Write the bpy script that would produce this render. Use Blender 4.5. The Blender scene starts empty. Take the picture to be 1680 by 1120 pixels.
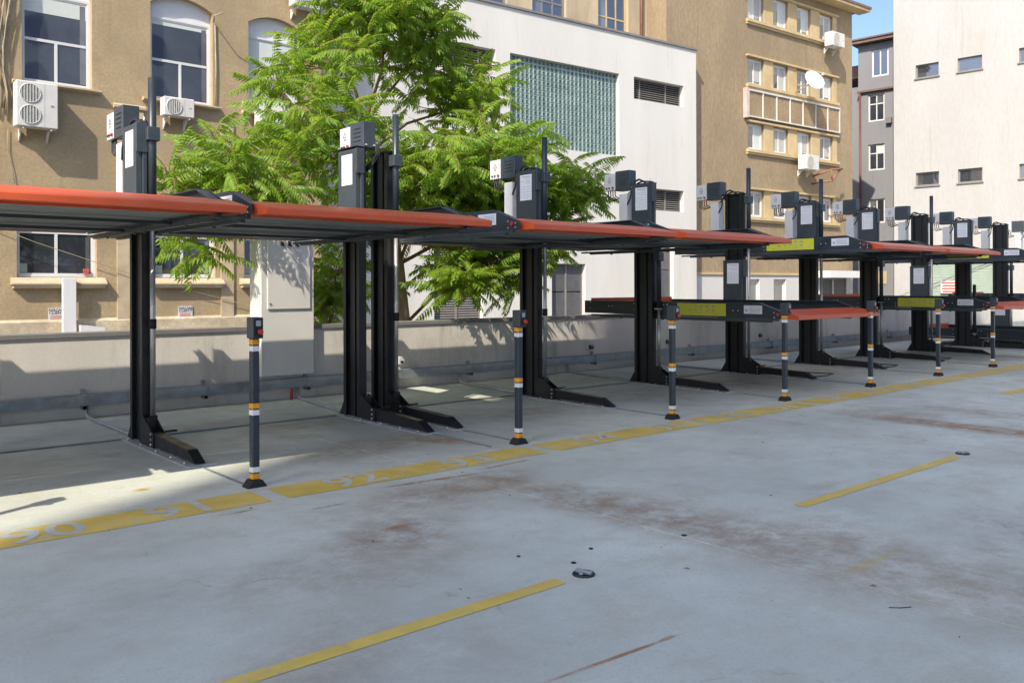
import bpy, bmesh, math, random
from mathutils import Vector, Matrix, Quaternion
random.seed(7)
R = math.radians
S = bpy.context.scene
col = S.collection

# ------------------------------------------------------------------ camera, sky, sun, exposure
cam = bpy.data.objects.new('camera', bpy.data.cameras.new('camera'))
col.objects.link(cam)
cam.data.sensor_width = 36.0
cam.data.lens = 30.364
cam.data.shift_y = -0.0536
cam.data.clip_start = 0.05
cam.data.clip_end = 600
cam.matrix_world = (Matrix.Translation((0, 0, 1.6)) @ Matrix.Rotation(R(49.1 - 90), 4, 'Z')
                    @ Matrix.Rotation(R(90), 4, 'X') @ Matrix.Rotation(-0.003, 4, 'Z'))
S.camera = cam

SUN_EL = 43.5
SUN_TRAVEL = 25.5          # compass of the light's travel, degrees from +X towards +Y
sx, sy = -math.cos(R(SUN_TRAVEL)), -math.sin(R(SUN_TRAVEL))
sun_dir = Vector((sx * math.cos(R(SUN_EL)), sy * math.cos(R(SUN_EL)), math.sin(R(SUN_EL))))
w = bpy.data.worlds.new('World'); S.world = w; w.use_nodes = True
nt = w.node_tree; bg = nt.nodes['Background']
sky = nt.nodes.new('ShaderNodeTexSky'); sky.sky_type = 'NISHITA'
sky.sun_disc = False
sky.sun_elevation = R(SUN_EL); sky.sun_rotation = math.atan2(sx, sy)
sky.altitude = 100; sky.air_density = 0.62; sky.dust_density = 1.8; sky.ozone_density = 1.8
nt.links.new(sky.outputs[0], bg.inputs[0]); bg.inputs[1].default_value = 0.15
sun = bpy.data.objects.new('sun', bpy.data.lights.new('sun', 'SUN')); col.objects.link(sun)
sun.data.energy = 3.2; sun.data.angle = R(0.5); sun.data.color = (1.0, 0.905, 0.76)
sun.rotation_mode = 'QUATERNION'; sun.rotation_quaternion = (-sun_dir).to_track_quat('-Z', 'Y')
S.view_settings.view_transform = 'Standard'; S.view_settings.look = 'None'
S.view_settings.exposure = 1.12; S.view_settings.gamma = 1.0
S.view_settings.use_curve_mapping = False

# ------------------------------------------------------------------ materials
MATS = {}
def _nodes(name):
    m = bpy.data.materials.new(name); m.use_nodes = True
    t = m.node_tree; b = t.nodes['Principled BSDF']
    MATS[name] = m
    return m, t, b
def N(t, kind, **kw):
    n = t.nodes.new(kind)
    for k, v in kw.items(): setattr(n, k, v)
    return n
def math_(t, op, a, b=None, clamp=False):
    n = N(t, 'ShaderNodeMath', operation=op, use_clamp=clamp)
    for i, v in enumerate((a, b)):
        if v is None: continue
        if isinstance(v, (int, float)): n.inputs[i].default_value = v
        else: t.links.new(v, n.inputs[i])
    return n.outputs[0]
def ramp(t, v, lo, hi, a=0.0, b=1.0):
    n = N(t, 'ShaderNodeMapRange', interpolation_type='SMOOTHSTEP')
    t.links.new(v, n.inputs[0])
    for i, q in zip((1, 2, 3, 4), (lo, hi, a, b)): n.inputs[i].default_value = q
    return n.outputs[0]
def noise(t, vec, scale, detail=4, rough=0.6, dist=0.0):
    n = N(t, 'ShaderNodeTexNoise'); t.links.new(vec, n.inputs['Vector'])
    n.inputs['Scale'].default_value = scale; n.inputs['Detail'].default_value = detail
    n.inputs['Roughness'].default_value = rough; n.inputs['Distortion'].default_value = dist
    return n.outputs['Fac']
def mixc(t, fac, a, b, mode='MIX'):
    n = N(t, 'ShaderNodeMix', data_type='RGBA', blend_type=mode)
    for i, v in ((0, fac), (6, a), (7, b)):
        if isinstance(v, (int, float)): n.inputs[i].default_value = v
        elif isinstance(v, tuple): n.inputs[i].default_value = (*v, 1)
        else: t.links.new(v, n.inputs[i])
    return n.outputs[2]
def pos(t, scale=(1, 1, 1), obj=False):
    if obj: src = N(t, 'ShaderNodeTexCoord').outputs['Object']
    else: src = N(t, 'ShaderNodeNewGeometry').outputs['Position']
    mp = N(t, 'ShaderNodeMapping'); mp.inputs['Scale'].default_value = scale
    t.links.new(src, mp.inputs[0]); return mp.outputs[0]
def bump(t, b, h, strength, dist=0.01):
    n = N(t, 'ShaderNodeBump'); n.inputs['Strength'].default_value = strength
    n.inputs['Distance'].default_value = dist
    t.links.new(h, n.inputs['Height']); t.links.new(n.outputs[0], b.inputs['Normal'])
def mat(name, c, rough=0.6, metal=0.0, var=0.12, scale=3.0, fine=0.05, fscale=60, bmp=0.0, spec=0.5, dirt=None, dirt_amt=0.0, stretch=(1, 1, 1)):
    m, t, b = _nodes(name)
    p = pos(t, stretch)
    n1 = noise(t, p, scale, 5); n2 = noise(t, p, fscale, 3)
    lo = tuple(x * (1 - var) for x in c); hi = tuple(min(1, x * (1 + var)) for x in c)
    cc = mixc(t, ramp(t, n1, .3, .7), lo, hi)
    cc = mixc(t, ramp(t, n2, .35, .65, 0, fine * 4), cc, tuple(x * .6 for x in c))
    if dirt:
        n3 = noise(t, pos(t, stretch), scale * .45 + .3, 6, .7, .6)
        cc = mixc(t, ramp(t, n3, .5, .75, 0, dirt_amt), cc, dirt)
    t.links.new(cc, b.inputs['Base Color'])
    t.links.new(ramp(t, n1, .3, .7, max(.02, rough - .06), min(1, rough + .08)), b.inputs['Roughness'])
    b.inputs['Metallic'].default_value = metal
    b.inputs['Specular IOR Level'].default_value = spec
    if bmp: bump(t, b, n2, bmp)
    return m
def plain(name, c, rough=.5, metal=0.0):
    m, t, b = _nodes(name); b.inputs['Base Color'].default_value = (*c, 1)
    b.inputs['Roughness'].default_value = rough; b.inputs['Metallic'].default_value = metal
    return m

def concrete_color(t, base=(.53, .56, .485)):
    p = pos(t)
    n1 = noise(t, p, .45, 6, .62, 0); n2 = noise(t, p, 2.3, 6, .7); n3 = noise(t, p, 45, 3); n4 = noise(t, pos(t, (1, 1, 1)), 9, 5, .75)
    c = mixc(t, ramp(t, n1, .3, .7), tuple(x * .82 for x in base), tuple(x * 1.12 for x in base))
    c = mixc(t, ramp(t, n2, .42, .72, 0, .6), c, (base[0] * .76, base[1] * .69, base[2] * .62))
    n5 = noise(t, pos(t, (.35, 1.6, 1)), 2.6, 7, .8); c = mixc(t, ramp(t, n5, .55, .72, 0, .45), c, (base[0] * .66, base[1] * .60, base[2] * .54))
    n6 = noise(t, pos(t, (.25, 6, 1)), 9, 5, .8); c = mixc(t, ramp(t, n6, .60, .76, 0, .4), c, tuple(x * .7 for x in base))
    n7 = noise(t, p, 22, 2); c = mixc(t, math_(t, 'MULTIPLY', ramp(t, n7, .70, .74), ramp(t, n1, .4, .6)), c, tuple(x * .5 for x in base))
    n8 = N(t, 'ShaderNodeTexVoronoi', feature='DISTANCE_TO_EDGE'); wv = N(t, 'ShaderNodeVectorMath', operation='ADD'); t.links.new(p, wv.inputs[0])
    wn = N(t, 'ShaderNodeTexNoise'); wn.inputs['Scale'].default_value = 1.3; wn.inputs['Detail'].default_value = 6; t.links.new(p, wn.inputs['Vector']); t.links.new(wn.outputs['Color'], wv.inputs[1])
    t.links.new(wv.outputs[0], n8.inputs['Vector']); n8.inputs['Scale'].default_value = .33
    c = mixc(t, math_(t, 'MULTIPLY', ramp(t, n8.outputs['Distance'], .0, .004, 1, 0), ramp(t, n2, .45, .6, 0, .55)), c, tuple(x * .45 for x in base))
    c = mixc(t, ramp(t, n4, .55, .8, 0, .35), c, tuple(x * 1.2 for x in base))
    c = mixc(t, ramp(t, n3, .48, .72, 0, .38), c, tuple(x * .62 for x in base))
    c = mixc(t, ramp(t, noise(t, p, 160, 2), .5, .7, 0, .35), c, tuple(x * .55 for x in base))
    # brown dirt and rust that has gathered in patches
    src = N(t, 'ShaderNodeNewGeometry').outputs['Position']
    streak = noise(t, pos(t, (1.0, 1.0, 1)), 4.0, 9, .78, .15)
    for (x, y, rx, ry, rot, amt, cc) in STAINS:
        mp = N(t, 'ShaderNodeMapping', vector_type='TEXTURE')
        mp.inputs['Location'].default_value = (x, y, 0); mp.inputs['Rotation'].default_value = (0, 0, R(rot))
        mp.inputs['Scale'].default_value = (rx, ry, 10); t.links.new(src, mp.inputs[0])
        ln = N(t, 'ShaderNodeVectorMath', operation='LENGTH'); t.links.new(mp.outputs[0], ln.inputs[0])
        f = ramp(t, ln.outputs['Value'], .35, 1.35, 1, 0)
        f = math_(t, 'MULTIPLY', f, ramp(t, streak, .30, .66))
        f = math_(t, 'MULTIPLY', f, amt, True)
        c = mixc(t, f, c, cc)
    return c, n2, n3
BR = (.28, .215, .145); RU = (.29, .165, .08); GR = (.26, .235, .20); YE = (.42, .30, .06)
STAINS = [
    (4.66, 4.2, .40, 1.5, 3, 1.0, BR), (4.85, 2.5, .7, 1.5, -4, .75, BR), (4.30, 5.45, .85, .30, 8, .9, BR), (3.06, 4.72, .50, .40, 20, .95, BR), (2.6, 4.3, .9, .5, 0, .5, BR), (3.6, 5.2, .8, .5, 0, .45, BR), (1.7, 3.3, .8, .35, 40, .55, BR),
    (3.95, 5.66, .6, .25, 5, .5, BR), (5.2, 4.2, .5, .35, 0, .35, BR), (2.0, 2.9, .9, .5, 30, .35, GR), (1.5, 4.6, 1.0, .4, 0, .3, GR),
    (10.25, 3.9, .30, 1.5, 0, 1.3, (.27, .175, .09)), (10.6, 5.0, .7, .7, 0, .7, BR), (11.6, 4.1, .35, 1.2, 0, .7, BR), (9.0, 4.6, .25, 2.0, 0, .3, BR), (7.2, 4.8, .35, .5, 0, .3, BR),
    (4.6, 7.5, 1.1, .45, 10, .75, BR), (4.9, 9.3, .9, .5, 0, .7, BR), (3.7, 9.9, .8, .4, 0, .55, BR), (7.2, 8.2, .9, .5, 0, .6, BR),
    (9.8, 8.3, .9, .7, 0, .6, BR), (12.2, 8.4, .8, .8, 0, .7, BR), (14.8, 8.4, .8, .8, 0, .6, BR), (1.6, 9.0, 1.2, .8, 0, .4, GR),
    (5.3, 7.35, .22, .5, 20, .9, RU), (2.75, 2.53, .42, .014, -4, 1.5, RU), (3.10, 2.51, .05, .016, 0, 1.4, RU), (4.2, 5.84, .55, .03, -6, 1.6, RU), (5.05, 5.92, .3, .025, 4, 1.6, RU),
    (2.55, 5.93, .14, .02, 0, 1.4, RU), (3.12, 5.65, .15, .02, 0, 1.4, RU), (3.2, 4.86, .10, .035, 0, 1.2, RU), (4.85, 2.42, .30, .05, 0, .75, YE), (2.25, 7.1, .07, .05, 0, 1.6, YE),
    (6.4, 3.6, .25, .1, 0, .5, BR), (6.2, 2.1, .8, .5, 10, .45, GR), (5.6, 1.3, .5, .6, 0, .5, BR), (17.5, 5.2, 2.5, .3, 0, .5, GR)]
def m_concrete():
    m, t, b = _nodes('concrete')
    c, n2, n3 = concrete_color(t)
    t.links.new(c, b.inputs['Base Color'])
    t.links.new(ramp(t, n2, .3, .7, .50, .78), b.inputs['Roughness'])
    bump(t, b, n3, .18, .004)
    return m
def m_roadpaint():
    m, t, b = _nodes('yellow_road_paint')
    c, n2, n3 = concrete_color(t)
    p = pos(t)
    worn = math_(t, 'MULTIPLY', ramp(t, noise(t, p, 7, 8, .8), .50, .66), ramp(t, noise(t, p, .9, 3), .36, .62))
    worn = math_(t, 'MAXIMUM', worn, ramp(t, noise(t, p, 90, 2), .70, .78, 0, .8))
    y = mixc(t, ramp(t, noise(t, p, 3, 5), .3, .7), (.56, .40, .07), (.68, .50, .11))
    y = mixc(t, ramp(t, noise(t, p, 1.6, 6, .75), .5, .75, 0, .45), y, (.36, .29, .12))
    t.links.new(mixc(t, worn, y, c), b.inputs['Base Color'])
    b.inputs['Roughness'].default_value = .62
    return m
M = {}
M['concrete'] = m_concrete(); M['paint'] = m_roadpaint()
M['dirt_gap'] = mat('joint_dirt', (.10, .095, .085), .9)
M['ground'] = mat('courtyard_asphalt', (.11, .108, .10), .9, var=.3, scale=.8, bmp=.2)
M['parapet'] = mat('painted_render', (.60, .57, .515), .85, var=.06, scale=1.2, fine=.04, bmp=.12, dirt=(.28, .255, .22), dirt_amt=.65, stretch=(1, 1, .5))
M['cap'] = mat('cap_metal', (.19, .185, .175), .55, var=.12, scale=2)
M['galv'] = mat('galvanised_steel', (.30, .33, .35), .45, .55, var=.2, scale=5)
M['galv_light'] = mat('zinc_light', (.50, .51, .50), .5, .3, var=.2, scale=8)
M['slate'] = mat('slate_powder_coat', (.024, .033, .041), .38, var=.12, scale=4, fine=.02, dirt=(.07, .068, .062), dirt_amt=.25)
M['slate2'] = mat('slate_cover_coat', (.042, .054, .063), .42, var=.10, scale=4, fine=.02, dirt=(.10, .098, .09), dirt_amt=.2)
M['black'] = mat('black_steel', (.009, .010, .012), .40, var=.25, scale=5, fine=.02, dirt=(.035, .032, .028), dirt_amt=.3)
M['rubber'] = mat('black_rubber', (.014, .015, .016), .75, var=.2)
M['chrome'] = mat('piston_chrome', (.50, .49, .47), .40, .75, var=.08, scale=6)
M['red'] = mat('orange_red_paint', (.58, .092, .028), .38, var=.08, scale=2.5, fine=.02, dirt=(.46, .17, .11), dirt_amt=.4)
def wear(m, amt, c, scale=26, lo=.64):
    t = m.node_tree; b = t.nodes['Principled BSDF']; src = b.inputs['Base Color'].links[0].from_socket
    n = noise(t, pos(t), scale, 6, .85); g = noise(t, pos(t), 1.7, 4)
    f = math_(t, 'MULTIPLY', ramp(t, n, lo, lo + .04), ramp(t, g, .42, .62, 0, amt))
    t.links.new(mixc(t, f, src, c), b.inputs['Base Color'])
wear(M['red'], .8, (.30, .20, .16), 30, .63); wear(M['black'], .5, (.07, .066, .062)); wear(M['slate'], .4, (.10, .10, .097))
def drips(m, amt, c, sc=(5, 5, .22)):
    t = m.node_tree; b = t.nodes['Principled BSDF']; src = b.inputs['Base Color'].links[0].from_socket
    n = noise(t, pos(t, sc), 1.0, 5, .7); g = noise(t, pos(t), .5, 4)
    f = math_(t, 'MULTIPLY', ramp(t, n, .52, .72), ramp(t, g, .4, .65, 0, amt))
    t.links.new(mixc(t, f, src, c), b.inputs['Base Color'])
M['deck'] = mat('deck_sheet_steel', (.21, .225, .225), .5, .2, var=.25, scale=4, stretch=(.4, 3, 1))
M['white_metal'] = mat('white_sheet_metal', (.62, .625, .62), .45, var=.05, scale=3)
M['cabinet'] = mat('cream_cabinet_paint', (.62, .61, .575), .5, var=.04, scale=1.5, fine=.02, dirt=(.5, .47, .4), dirt_amt=.2)
M['paper'] = mat('white_paper_label', (.74, .76, .78), .5, var=.04)
M['yellow_label'] = mat('yellow_label', (.62, .62, .04), .45, var=.05)
M['ink'] = plain('dark_ink', (.05, .06, .08), .6)
M['ink_grey'] = plain('grey_ink', (.30, .33, .36), .6)
M['ink_red'] = plain('red_ink', (.50, .10, .08), .6)
M['btn_red'] = plain('red_button', (.45, .03, .025), .35)
M['btn_dark'] = plain('dark_button', (.04, .03, .03), .35)
M['bolt'] = plain('zinc_bolt', (.62, .62, .60), .35, .7)
M['orange'] = mat('orange_tape', (.72, .33, .02), .45, var=.06)
M['white_tape'] = mat('white_tape', (.72, .73, .73), .45, var=.06)
M['tan'] = mat('tan_plaster', (.385, .295, .175), .92, var=.15, scale=.55, fine=.10, fscale=14, bmp=.35, dirt=(.26, .19, .105), dirt_amt=.9)
M['tan_trim'] = mat('tan_trim_plaster', (.47, .38, .25), .9, var=.16, scale=1.6, fine=.06, bmp=.2, dirt=(.36, .27, .18), dirt_amt=.6)
M['tan_worn'] = mat('worn_plinth_plaster', (.50, .42, .29), .92, var=.22, scale=2.2, fine=.1, fscale=14, bmp=.3, dirt=(.45, .36, .25), dirt_amt=.7)
M['brown'] = mat('brown_plaster', (.30, .23, .143), .93, var=.16, scale=.4, fine=.10, fscale=9, bmp=.3, dirt=(.23, .168, .095), dirt_amt=.75, stretch=(1, 1, .45))
M['brown_trim'] = mat('pale_brown_trim', (.50, .385, .21), .9, var=.12, scale=1.2, dirt=(.42, .31, .18), dirt_amt=.4)
M['brown_dark'] = mat('brown_spandrel', (.31, .225, .135), .93, var=.16, scale=.9, fine=.12, fscale=12, bmp=.3)
M['old_beige'] = mat('old_beige_plaster', (.44, .36, .24), .92, var=.2, scale=.8, dirt=(.30, .23, .15), dirt_amt=.8, stretch=(1, 1, .25))
M['white_wall'] = mat('white_render', (.585, .575, .545), .9, var=.04, scale=.5, fine=.02, fscale=20, bmp=.08, dirt=(.52, .48, .42), dirt_amt=.5, stretch=(1.5, 1.5, .25))
M['white_wall2'] = mat('white_render_grubby', (.40, .398, .39), .92, var=.05, scale=.25, fine=.04, fscale=9, bmp=.15, dirt=(.36, .335, .29), dirt_amt=.6, stretch=(1, 1, .3))
M['grey_wall'] = mat('grey_render', (.22, .22, .232), .92, var=.05, scale=.4, fine=.02, dirt=(.15, .148, .15), dirt_amt=.4, stretch=(1, 1, .5))
M['pale_wall'] = mat('pale_base_render', (.55, .545, .53), .9, var=.05, scale=.5)
M['pvc'] = mat('white_pvc', (.64, .64, .635), .4, var=.02, scale=2, fine=.01)
M['ac'] = mat('ac_casing', (.58, .57, .54), .5, var=.05, scale=3, fine=.02)
M['grille'] = mat('fan_grille', (.26, .26, .245), .5, var=.3, scale=9)
M['blind'] = mat('pale_blind', (.56, .60, .57), .6, var=.04, scale=2)
M['curtain'] = mat('curtain', (.44, .43, .40), .8, var=.25, scale=5, stretch=(6, 6, .3))
M['louvre'] = mat('grey_louvre', (.20, .19, .175), .55, var=.1)
M['dark_door'] = mat('dark_grey_door', (.095, .095, .098), .5, var=.15)
M['void'] = plain('dark_interior', (.012, .012, .013), .9)
M['roof'] = mat('brown_roof', (.17, .11, .085), .8, var=.2, scale=6)
M['rustpipe'] = mat('brown_downpipe', (.13, .055, .04), .5, var=.2)
M['rust'] = mat('rusty_steel', (.28, .12, .07), .8, var=.3, scale=8)
M['cable'] = mat('beige_cable', (.33, .28, .20), .7, var=.2)
M['black_cable'] = plain('black_cable', (.02, .02, .021), .5)
M['grey_pipe'] = mat('grey_conduit', (.34, .35, .35), .45, .2, var=.12)
M['green_shutter'] = mat('green_shutter', (.30, .37, .31), .6, var=.06)
drips(M['white_wall'], .35, (.42, .385, .33)); drips(M['white_wall2'], .4, (.28, .26, .22)); drips(M['tan'], .5, (.24, .165, .085)); drips(M['brown'], .5, (.18, .13, .07), (2.5, 2.5, .15)); drips(M['parapet'], .5, (.26, .235, .20), (7, 7, .5)); drips(M['grey_wall'], .4, (.12, .118, .12)); drips(M['old_beige'], .8, (.20, .14, .08), (2, 2, .12))
M['mortar'] = mat('block_mortar', (.42, .48, .45), .7, var=.05)
M['bark'] = mat('bark', (.42, .30, .21), .9, var=.3, scale=6, fine=.1, fscale=30, bmp=.4, stretch=(1, 1, .3))
M['twig'] = mat('twig', (.26, .15, .085), .85, var=.2, scale=6)
def m_glass(name, c, tint=.5):
    m, t, b = _nodes(name)
    n = noise(t, pos(t), .7, 3)
    t.links.new(mixc(t, ramp(t, n, .35, .65), tuple(x * .6 for x in c), c), b.inputs['Base Color'])
    b.inputs['Roughness'].default_value = .03; b.inputs['IOR'].default_value = 2.2
    b.inputs['Coat Weight'].default_value = 1.0; b.inputs['Coat Roughness'].default_value = .02
    # old glazing is never quite flat
    bump(t, b, noise(t, pos(t), 1.1, 1), .25, .01)
    return m
M['glass'] = m_glass('window_glass', (.045, .052, .07))
M['glass_pale'] = m_glass('window_glass_pale', (.16, .17, .18))
def m_block():
    m, t, b = _nodes('green_glass_block')
    n = noise(t, pos(t), 2.2, 4)
    t.links.new(mixc(t, ramp(t, n, .3, .7), (.16, .235, .21), (.27, .36, .33)), b.inputs['Base Color'])
    b.inputs['Roughness'].default_value = .12; b.inputs['Coat Weight'].default_value = .6
    bump(t, b, noise(t, pos(t), 9, 2), .6, .02)
    return m
M['block'] = m_block(); M['block_core'] = mat('glass_block_core', (.06, .105, .095), .12, var=.6, scale=7)
def m_leaf(name, c1, c2, tr):
    m, t, b = _nodes(name)
    out = t.nodes['Material Output']
    n = noise(t, pos(t), 2.0, 3); n2 = noise(t, pos(t), 17, 2)
    cc = mixc(t, ramp(t, n, .32, .68), c1, c2)
    cc = mixc(t, ramp(t, n2, .4, .7, 0, .35), cc, tuple(x * 1.35 for x in c2))
    t.links.new(cc, b.inputs['Base Color']); b.inputs['Roughness'].default_value = .42
    b.inputs['Specular IOR Level'].default_value = .35
    tl = N(t, 'ShaderNodeBsdfTranslucent'); t.links.new(mixc(t, ramp(t, n2, .4, .7), tr, tuple(x * 1.2 for x in tr)), tl.inputs[0])
    mx = N(t, 'ShaderNodeMixShader'); mx.inputs[0].default_value = .42
    t.links.new(b.outputs[0], mx.inputs[1]); t.links.new(tl.outputs[0], mx.inputs[2])
    t.links.new(mx.outputs[0], out.inputs[0])
    return m
M['leaf'] = m_leaf('leaf_green', (.085, .185, .018), (.19, .295, .026), (.40, .57, .04))

# ------------------------------------------------------------------ mesh helpers
class MB:
    def __init__(s): s.v = []; s.f = []; s.mi = []; s.cur = 0; s.sm = []
    def add(s, vs, fs, smooth=False):
        o = len(s.v); s.v += [tuple(v) for v in vs]
        for f in fs: s.f.append(tuple(i + o for i in f)); s.mi.append(s.cur); s.sm.append(smooth)
        return s
    def box(s, x0, x1, y0, y1, z0, z1):
        if x0 > x1: x0, x1 = x1, x0
        if y0 > y1: y0, y1 = y1, y0
        if z0 > z1: z0, z1 = z1, z0
        vs = [(x0, y0, z0), (x1, y0, z0), (x1, y1, z0), (x0, y1, z0), (x0, y0, z1), (x1, y0, z1), (x1, y1, z1), (x0, y1, z1)]
        return s.add(vs, [(0, 3, 2, 1), (4, 5, 6, 7), (0, 1, 5, 4), (1, 2, 6, 5), (2, 3, 7, 6), (3, 0, 4, 7)])
    def prism(s, pts, a, b, axis):
        # pts: 2D polygon; axis 0: (y,z) extruded in x, 1: (x,z) in y, 2: (x,y) in z
        def P(p, q): return (q, p[0], p[1]) if axis == 0 else ((p[0], q, p[1]) if axis == 1 else (p[0], p[1], q))
        n = len(pts); vs = [P(p, a) for p in pts] + [P(p, b) for p in pts]
        return s.add(vs, [tuple(range(n))[::-1], tuple(range(n, 2 * n))] + [(i, (i + 1) % n, n + (i + 1) % n, n + i) for i in range(n)])
    def tube(s, pts, r, n=8, caps=True, r2=None):
        pts = [Vector(p) for p in pts]; rings = []; m = len(pts)
        up = Vector((0, 0, 1)); prev = None
        for i, p in enumerate(pts):
            d = (pts[min(i + 1, m - 1)] - pts[max(i - 1, 0)]).normalized()
            if prev is None:
                a = d.cross(up) if abs(d.z) < .95 else d.cross(Vector((1, 0, 0)))
            else: a = prev - d * prev.dot(d)
            a.normalize(); prev = a; b = d.cross(a)
            rr = r if r2 is None else r + (r2 - r) * i / (m - 1)
            rings.append([p + (a * math.cos(2 * math.pi * k / n) + b * math.sin(2 * math.pi * k / n)) * rr for k in range(n)])
        vs = [q for ring in rings for q in ring]; fs = []
        for i in range(m - 1):
            for k in range(n):
                fs.append((i * n + k, i * n + (k + 1) % n, (i + 1) * n + (k + 1) % n, (i + 1) * n + k))
        s.add(vs, fs, True)
        if caps:
            o = len(s.v) - len(vs)
            s.f.append(tuple(o + k for k in range(n))[::-1]); s.mi.append(s.cur); s.sm.append(False)
            s.f.append(tuple(o + (m - 1) * n + k for k in range(n))); s.mi.append(s.cur); s.sm.append(False)
        return s
    def disc(s, c, axis, r, h, n=16):
        c = Vector(c); d = Vector(axis).normalized()
        return s.tube([c, c + d * h], r, n)
    def mesh(s, name, mats, bevel=0):
        me = bpy.data.meshes.new(name); me.from_pydata(s.v, [], s.f)
        if not isinstance(mats, (list, tuple)): mats = [mats]
        for m in mats: me.materials.append(m)
        me.polygons.foreach_set('material_index', s.mi)
        me.polygons.foreach_set('use_smooth', s.sm)
        if bevel:
            bm = bmesh.new(); bm.from_mesh(me)
            es = [e for e in bm.edges if len(e.link_faces) == 2 and e.calc_face_angle(0) > .6]
            bmesh.ops.bevel(bm, geom=es, offset=bevel, segments=1, affect='EDGES', clamp_overlap=True)
            bmesh.ops.recalc_face_normals(bm, faces=bm.faces[:])
            bm.to_mesh(me); bm.free()
        me.update(); return me
    def build(s, name, mats, parent=None, label=None, kind=None, bevel=0, loc=None):
        o = bpy.data.objects.new(name, s.mesh(name, mats, bevel)); col.objects.link(o)
        if parent: o.parent = parent
        if loc: o.location = loc
        if label: o['label'] = label
        if kind: o['kind'] = kind
        return o
def tag(o, label, cat, group=None):
    o['label'] = label; o['category'] = cat
    if group: o['group'] = group
    return o
def thing(name, label, cat, loc=(0, 0, 0), rz=0, group=None):
    o = bpy.data.objects.new(name, None); col.objects.link(o); o.empty_display_size = .2
    o.location = loc; o.rotation_euler = (0, 0, rz); return tag(o, label, cat, group)
KIDS = {}
def copy_tree(o, parent=None):
    c = o.copy(); col.objects.link(c)
    if parent: c.parent = parent
    for ch in [q for q in col.objects if q.parent == o]: copy_tree(ch, c)
    return c
def lnk(name, me, parent, loc=None, label=None, rot=None):
    o = bpy.data.objects.new(name, me); col.objects.link(o); o.parent = parent
    if loc: o.location = loc
    if rot: o.rotation_euler = rot
    if label: o['label'] = label
    return o
def text_mb(body, size, extrude=0.0, offset=0.0, align='CENTER'):
    cu = bpy.data.curves.new('t', 'FONT'); cu.body = body; cu.size = size; cu.extrude = extrude; cu.offset = offset
    cu.align_x = align; cu.align_y = 'CENTER'; cu.resolution_u = 3
    o = bpy.data.objects.new('t', cu); col.objects.link(o)
    dg = bpy.context.evaluated_depsgraph_get(); dg.update()
    me = bpy.data.meshes.new_from_object(o.evaluated_get(dg))
    vs = [tuple(v.co) for v in me.vertices]; fs = [tuple(p.vertices) for p in me.polygons]
    bpy.data.objects.remove(o); bpy.data.meshes.remove(me); bpy.data.curves.remove(cu)
    return vs, fs

# ------------------------------------------------------------------ ground
MB().box(-90, 110, -70, 120, -1.2, -.25).build('ground', M['ground'], kind='structure')
lot = MB().box(-30, 60, -26, 11.50, -.24, -.03).build('parking_lot', M['dirt_gap'], kind='structure')
joints = [-30] + [4.43 + 4.52 * k for k in range(-7, 13)]
for a, b in zip(joints[:-1], joints[1:]):
    MB().box(a + .005, b - .005, -26, 11.495, -.028, 0).build('concrete_slab', M['concrete'], lot, bevel=.004)
# yellow band in front of the lifts, one piece per bay, with the bay numbers left unpainted
bx = [-1.95, .43, 2.945, 5.78, 8.28, 10.75, 13.22, 15.69, 18.16, 20.63, 23.1, 25.6, 28.1]
nums = ['88 89', '90 91', '92 93', '94 95', '96 97', '98 99', '100 101', '102 103', '104 105', '106 107', '108 109', '110 111']
band = MB()
for i in range(len(bx) - 1):
    a, b = bx[i] + .07, bx[i + 1] - .07
    z = MB().add([(a, 6.06, .0025), (b, 6.06, .0025), (b, 6.47, .0025), (a, 6.47, .0025)], [(0, 1, 2, 3)])
    o = z.build('yellow_band', M['paint'], kind='structure')
    nn = nums[i].split()
    if i < 9:
        for k, s in enumerate(nn):
            vs, fs = text_mb(s, .46 if i < 5 else .40, 0, .006)
            cx = a + (b - a) * (.30 if k == 0 else .78)
            if i in (1, 2, 3): cx = {1: (1.38, 2.28), 2: (3.70, 4.88), 3: (6.62, 7.80)}[i][k]
            MB().add([(x * 1.12 + cx, y * 1.08 + 6.262, .0045) for x, y, _ in vs], fs).build('bay_number', M['concrete'], o)
for (a, b, y0, y1) in ((-1.9, .6, 3.33, 3.43), (.95, 3.27, 3.33, 3.43), (5.68, 8.42, 3.33, 3.43), (10.9, 13.3, 3.33, 3.43), (13.8, 19.5, 4.75, 4.95)):
    MB().add([(a, y0, .0025), (b, y0, .0025), (b, y1, .0025), (a, y1, .0025)], [(0, 1, 2, 3)]).build('stall_line', M['paint'], kind='structure')
# little things lying on the slab
for (x, y, r_, lb) in ((3.54, 3.55, .016, 'dark drilled plug in the slab just left of the near anchor'), (3.81, 3.67, .014, 'dark drilled plug in the slab behind the near anchor'),
                       (4.46, 3.47, .018, 'dark drilled plug in the brown joint of the slab'), (3.38, 3.85, .012, 'dark drilled plug farthest behind the near anchor')):
    tag(MB().disc((x, y, .001), (0, 0, 1), r_, .004, 10).build('floor_plug', M['rubber']), lb, 'floor plug', 'plugs in the slab')
for (x, y, lb) in ((3.44, 3.37, 'round recessed steel anchor at the end of the near yellow line'), (8.60, 3.40, 'dark steel anchor at the end of the far yellow line')):
    t = thing('floor_anchor', lb, 'floor anchor', (x, y, 0), .3, 'lashing anchors in the slab')
    MB().tube([(math.cos(a) * .058, math.sin(a) * .058, .004) for a in [k * math.pi / 8 for k in range(17)]], .007, 6, False).build('rim', M['black'], t)
    MB().disc((0, 0, .001), (0, 0, 1), .055, .004, 20).build('cup', M['black'], t)
    MB().box(-.013, .013, -.05, .05, .006, .026).box(-.04, .04, -.012, .012, .006, .02).build('cross_bar', M['galv'], t, bevel=.004)
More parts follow.
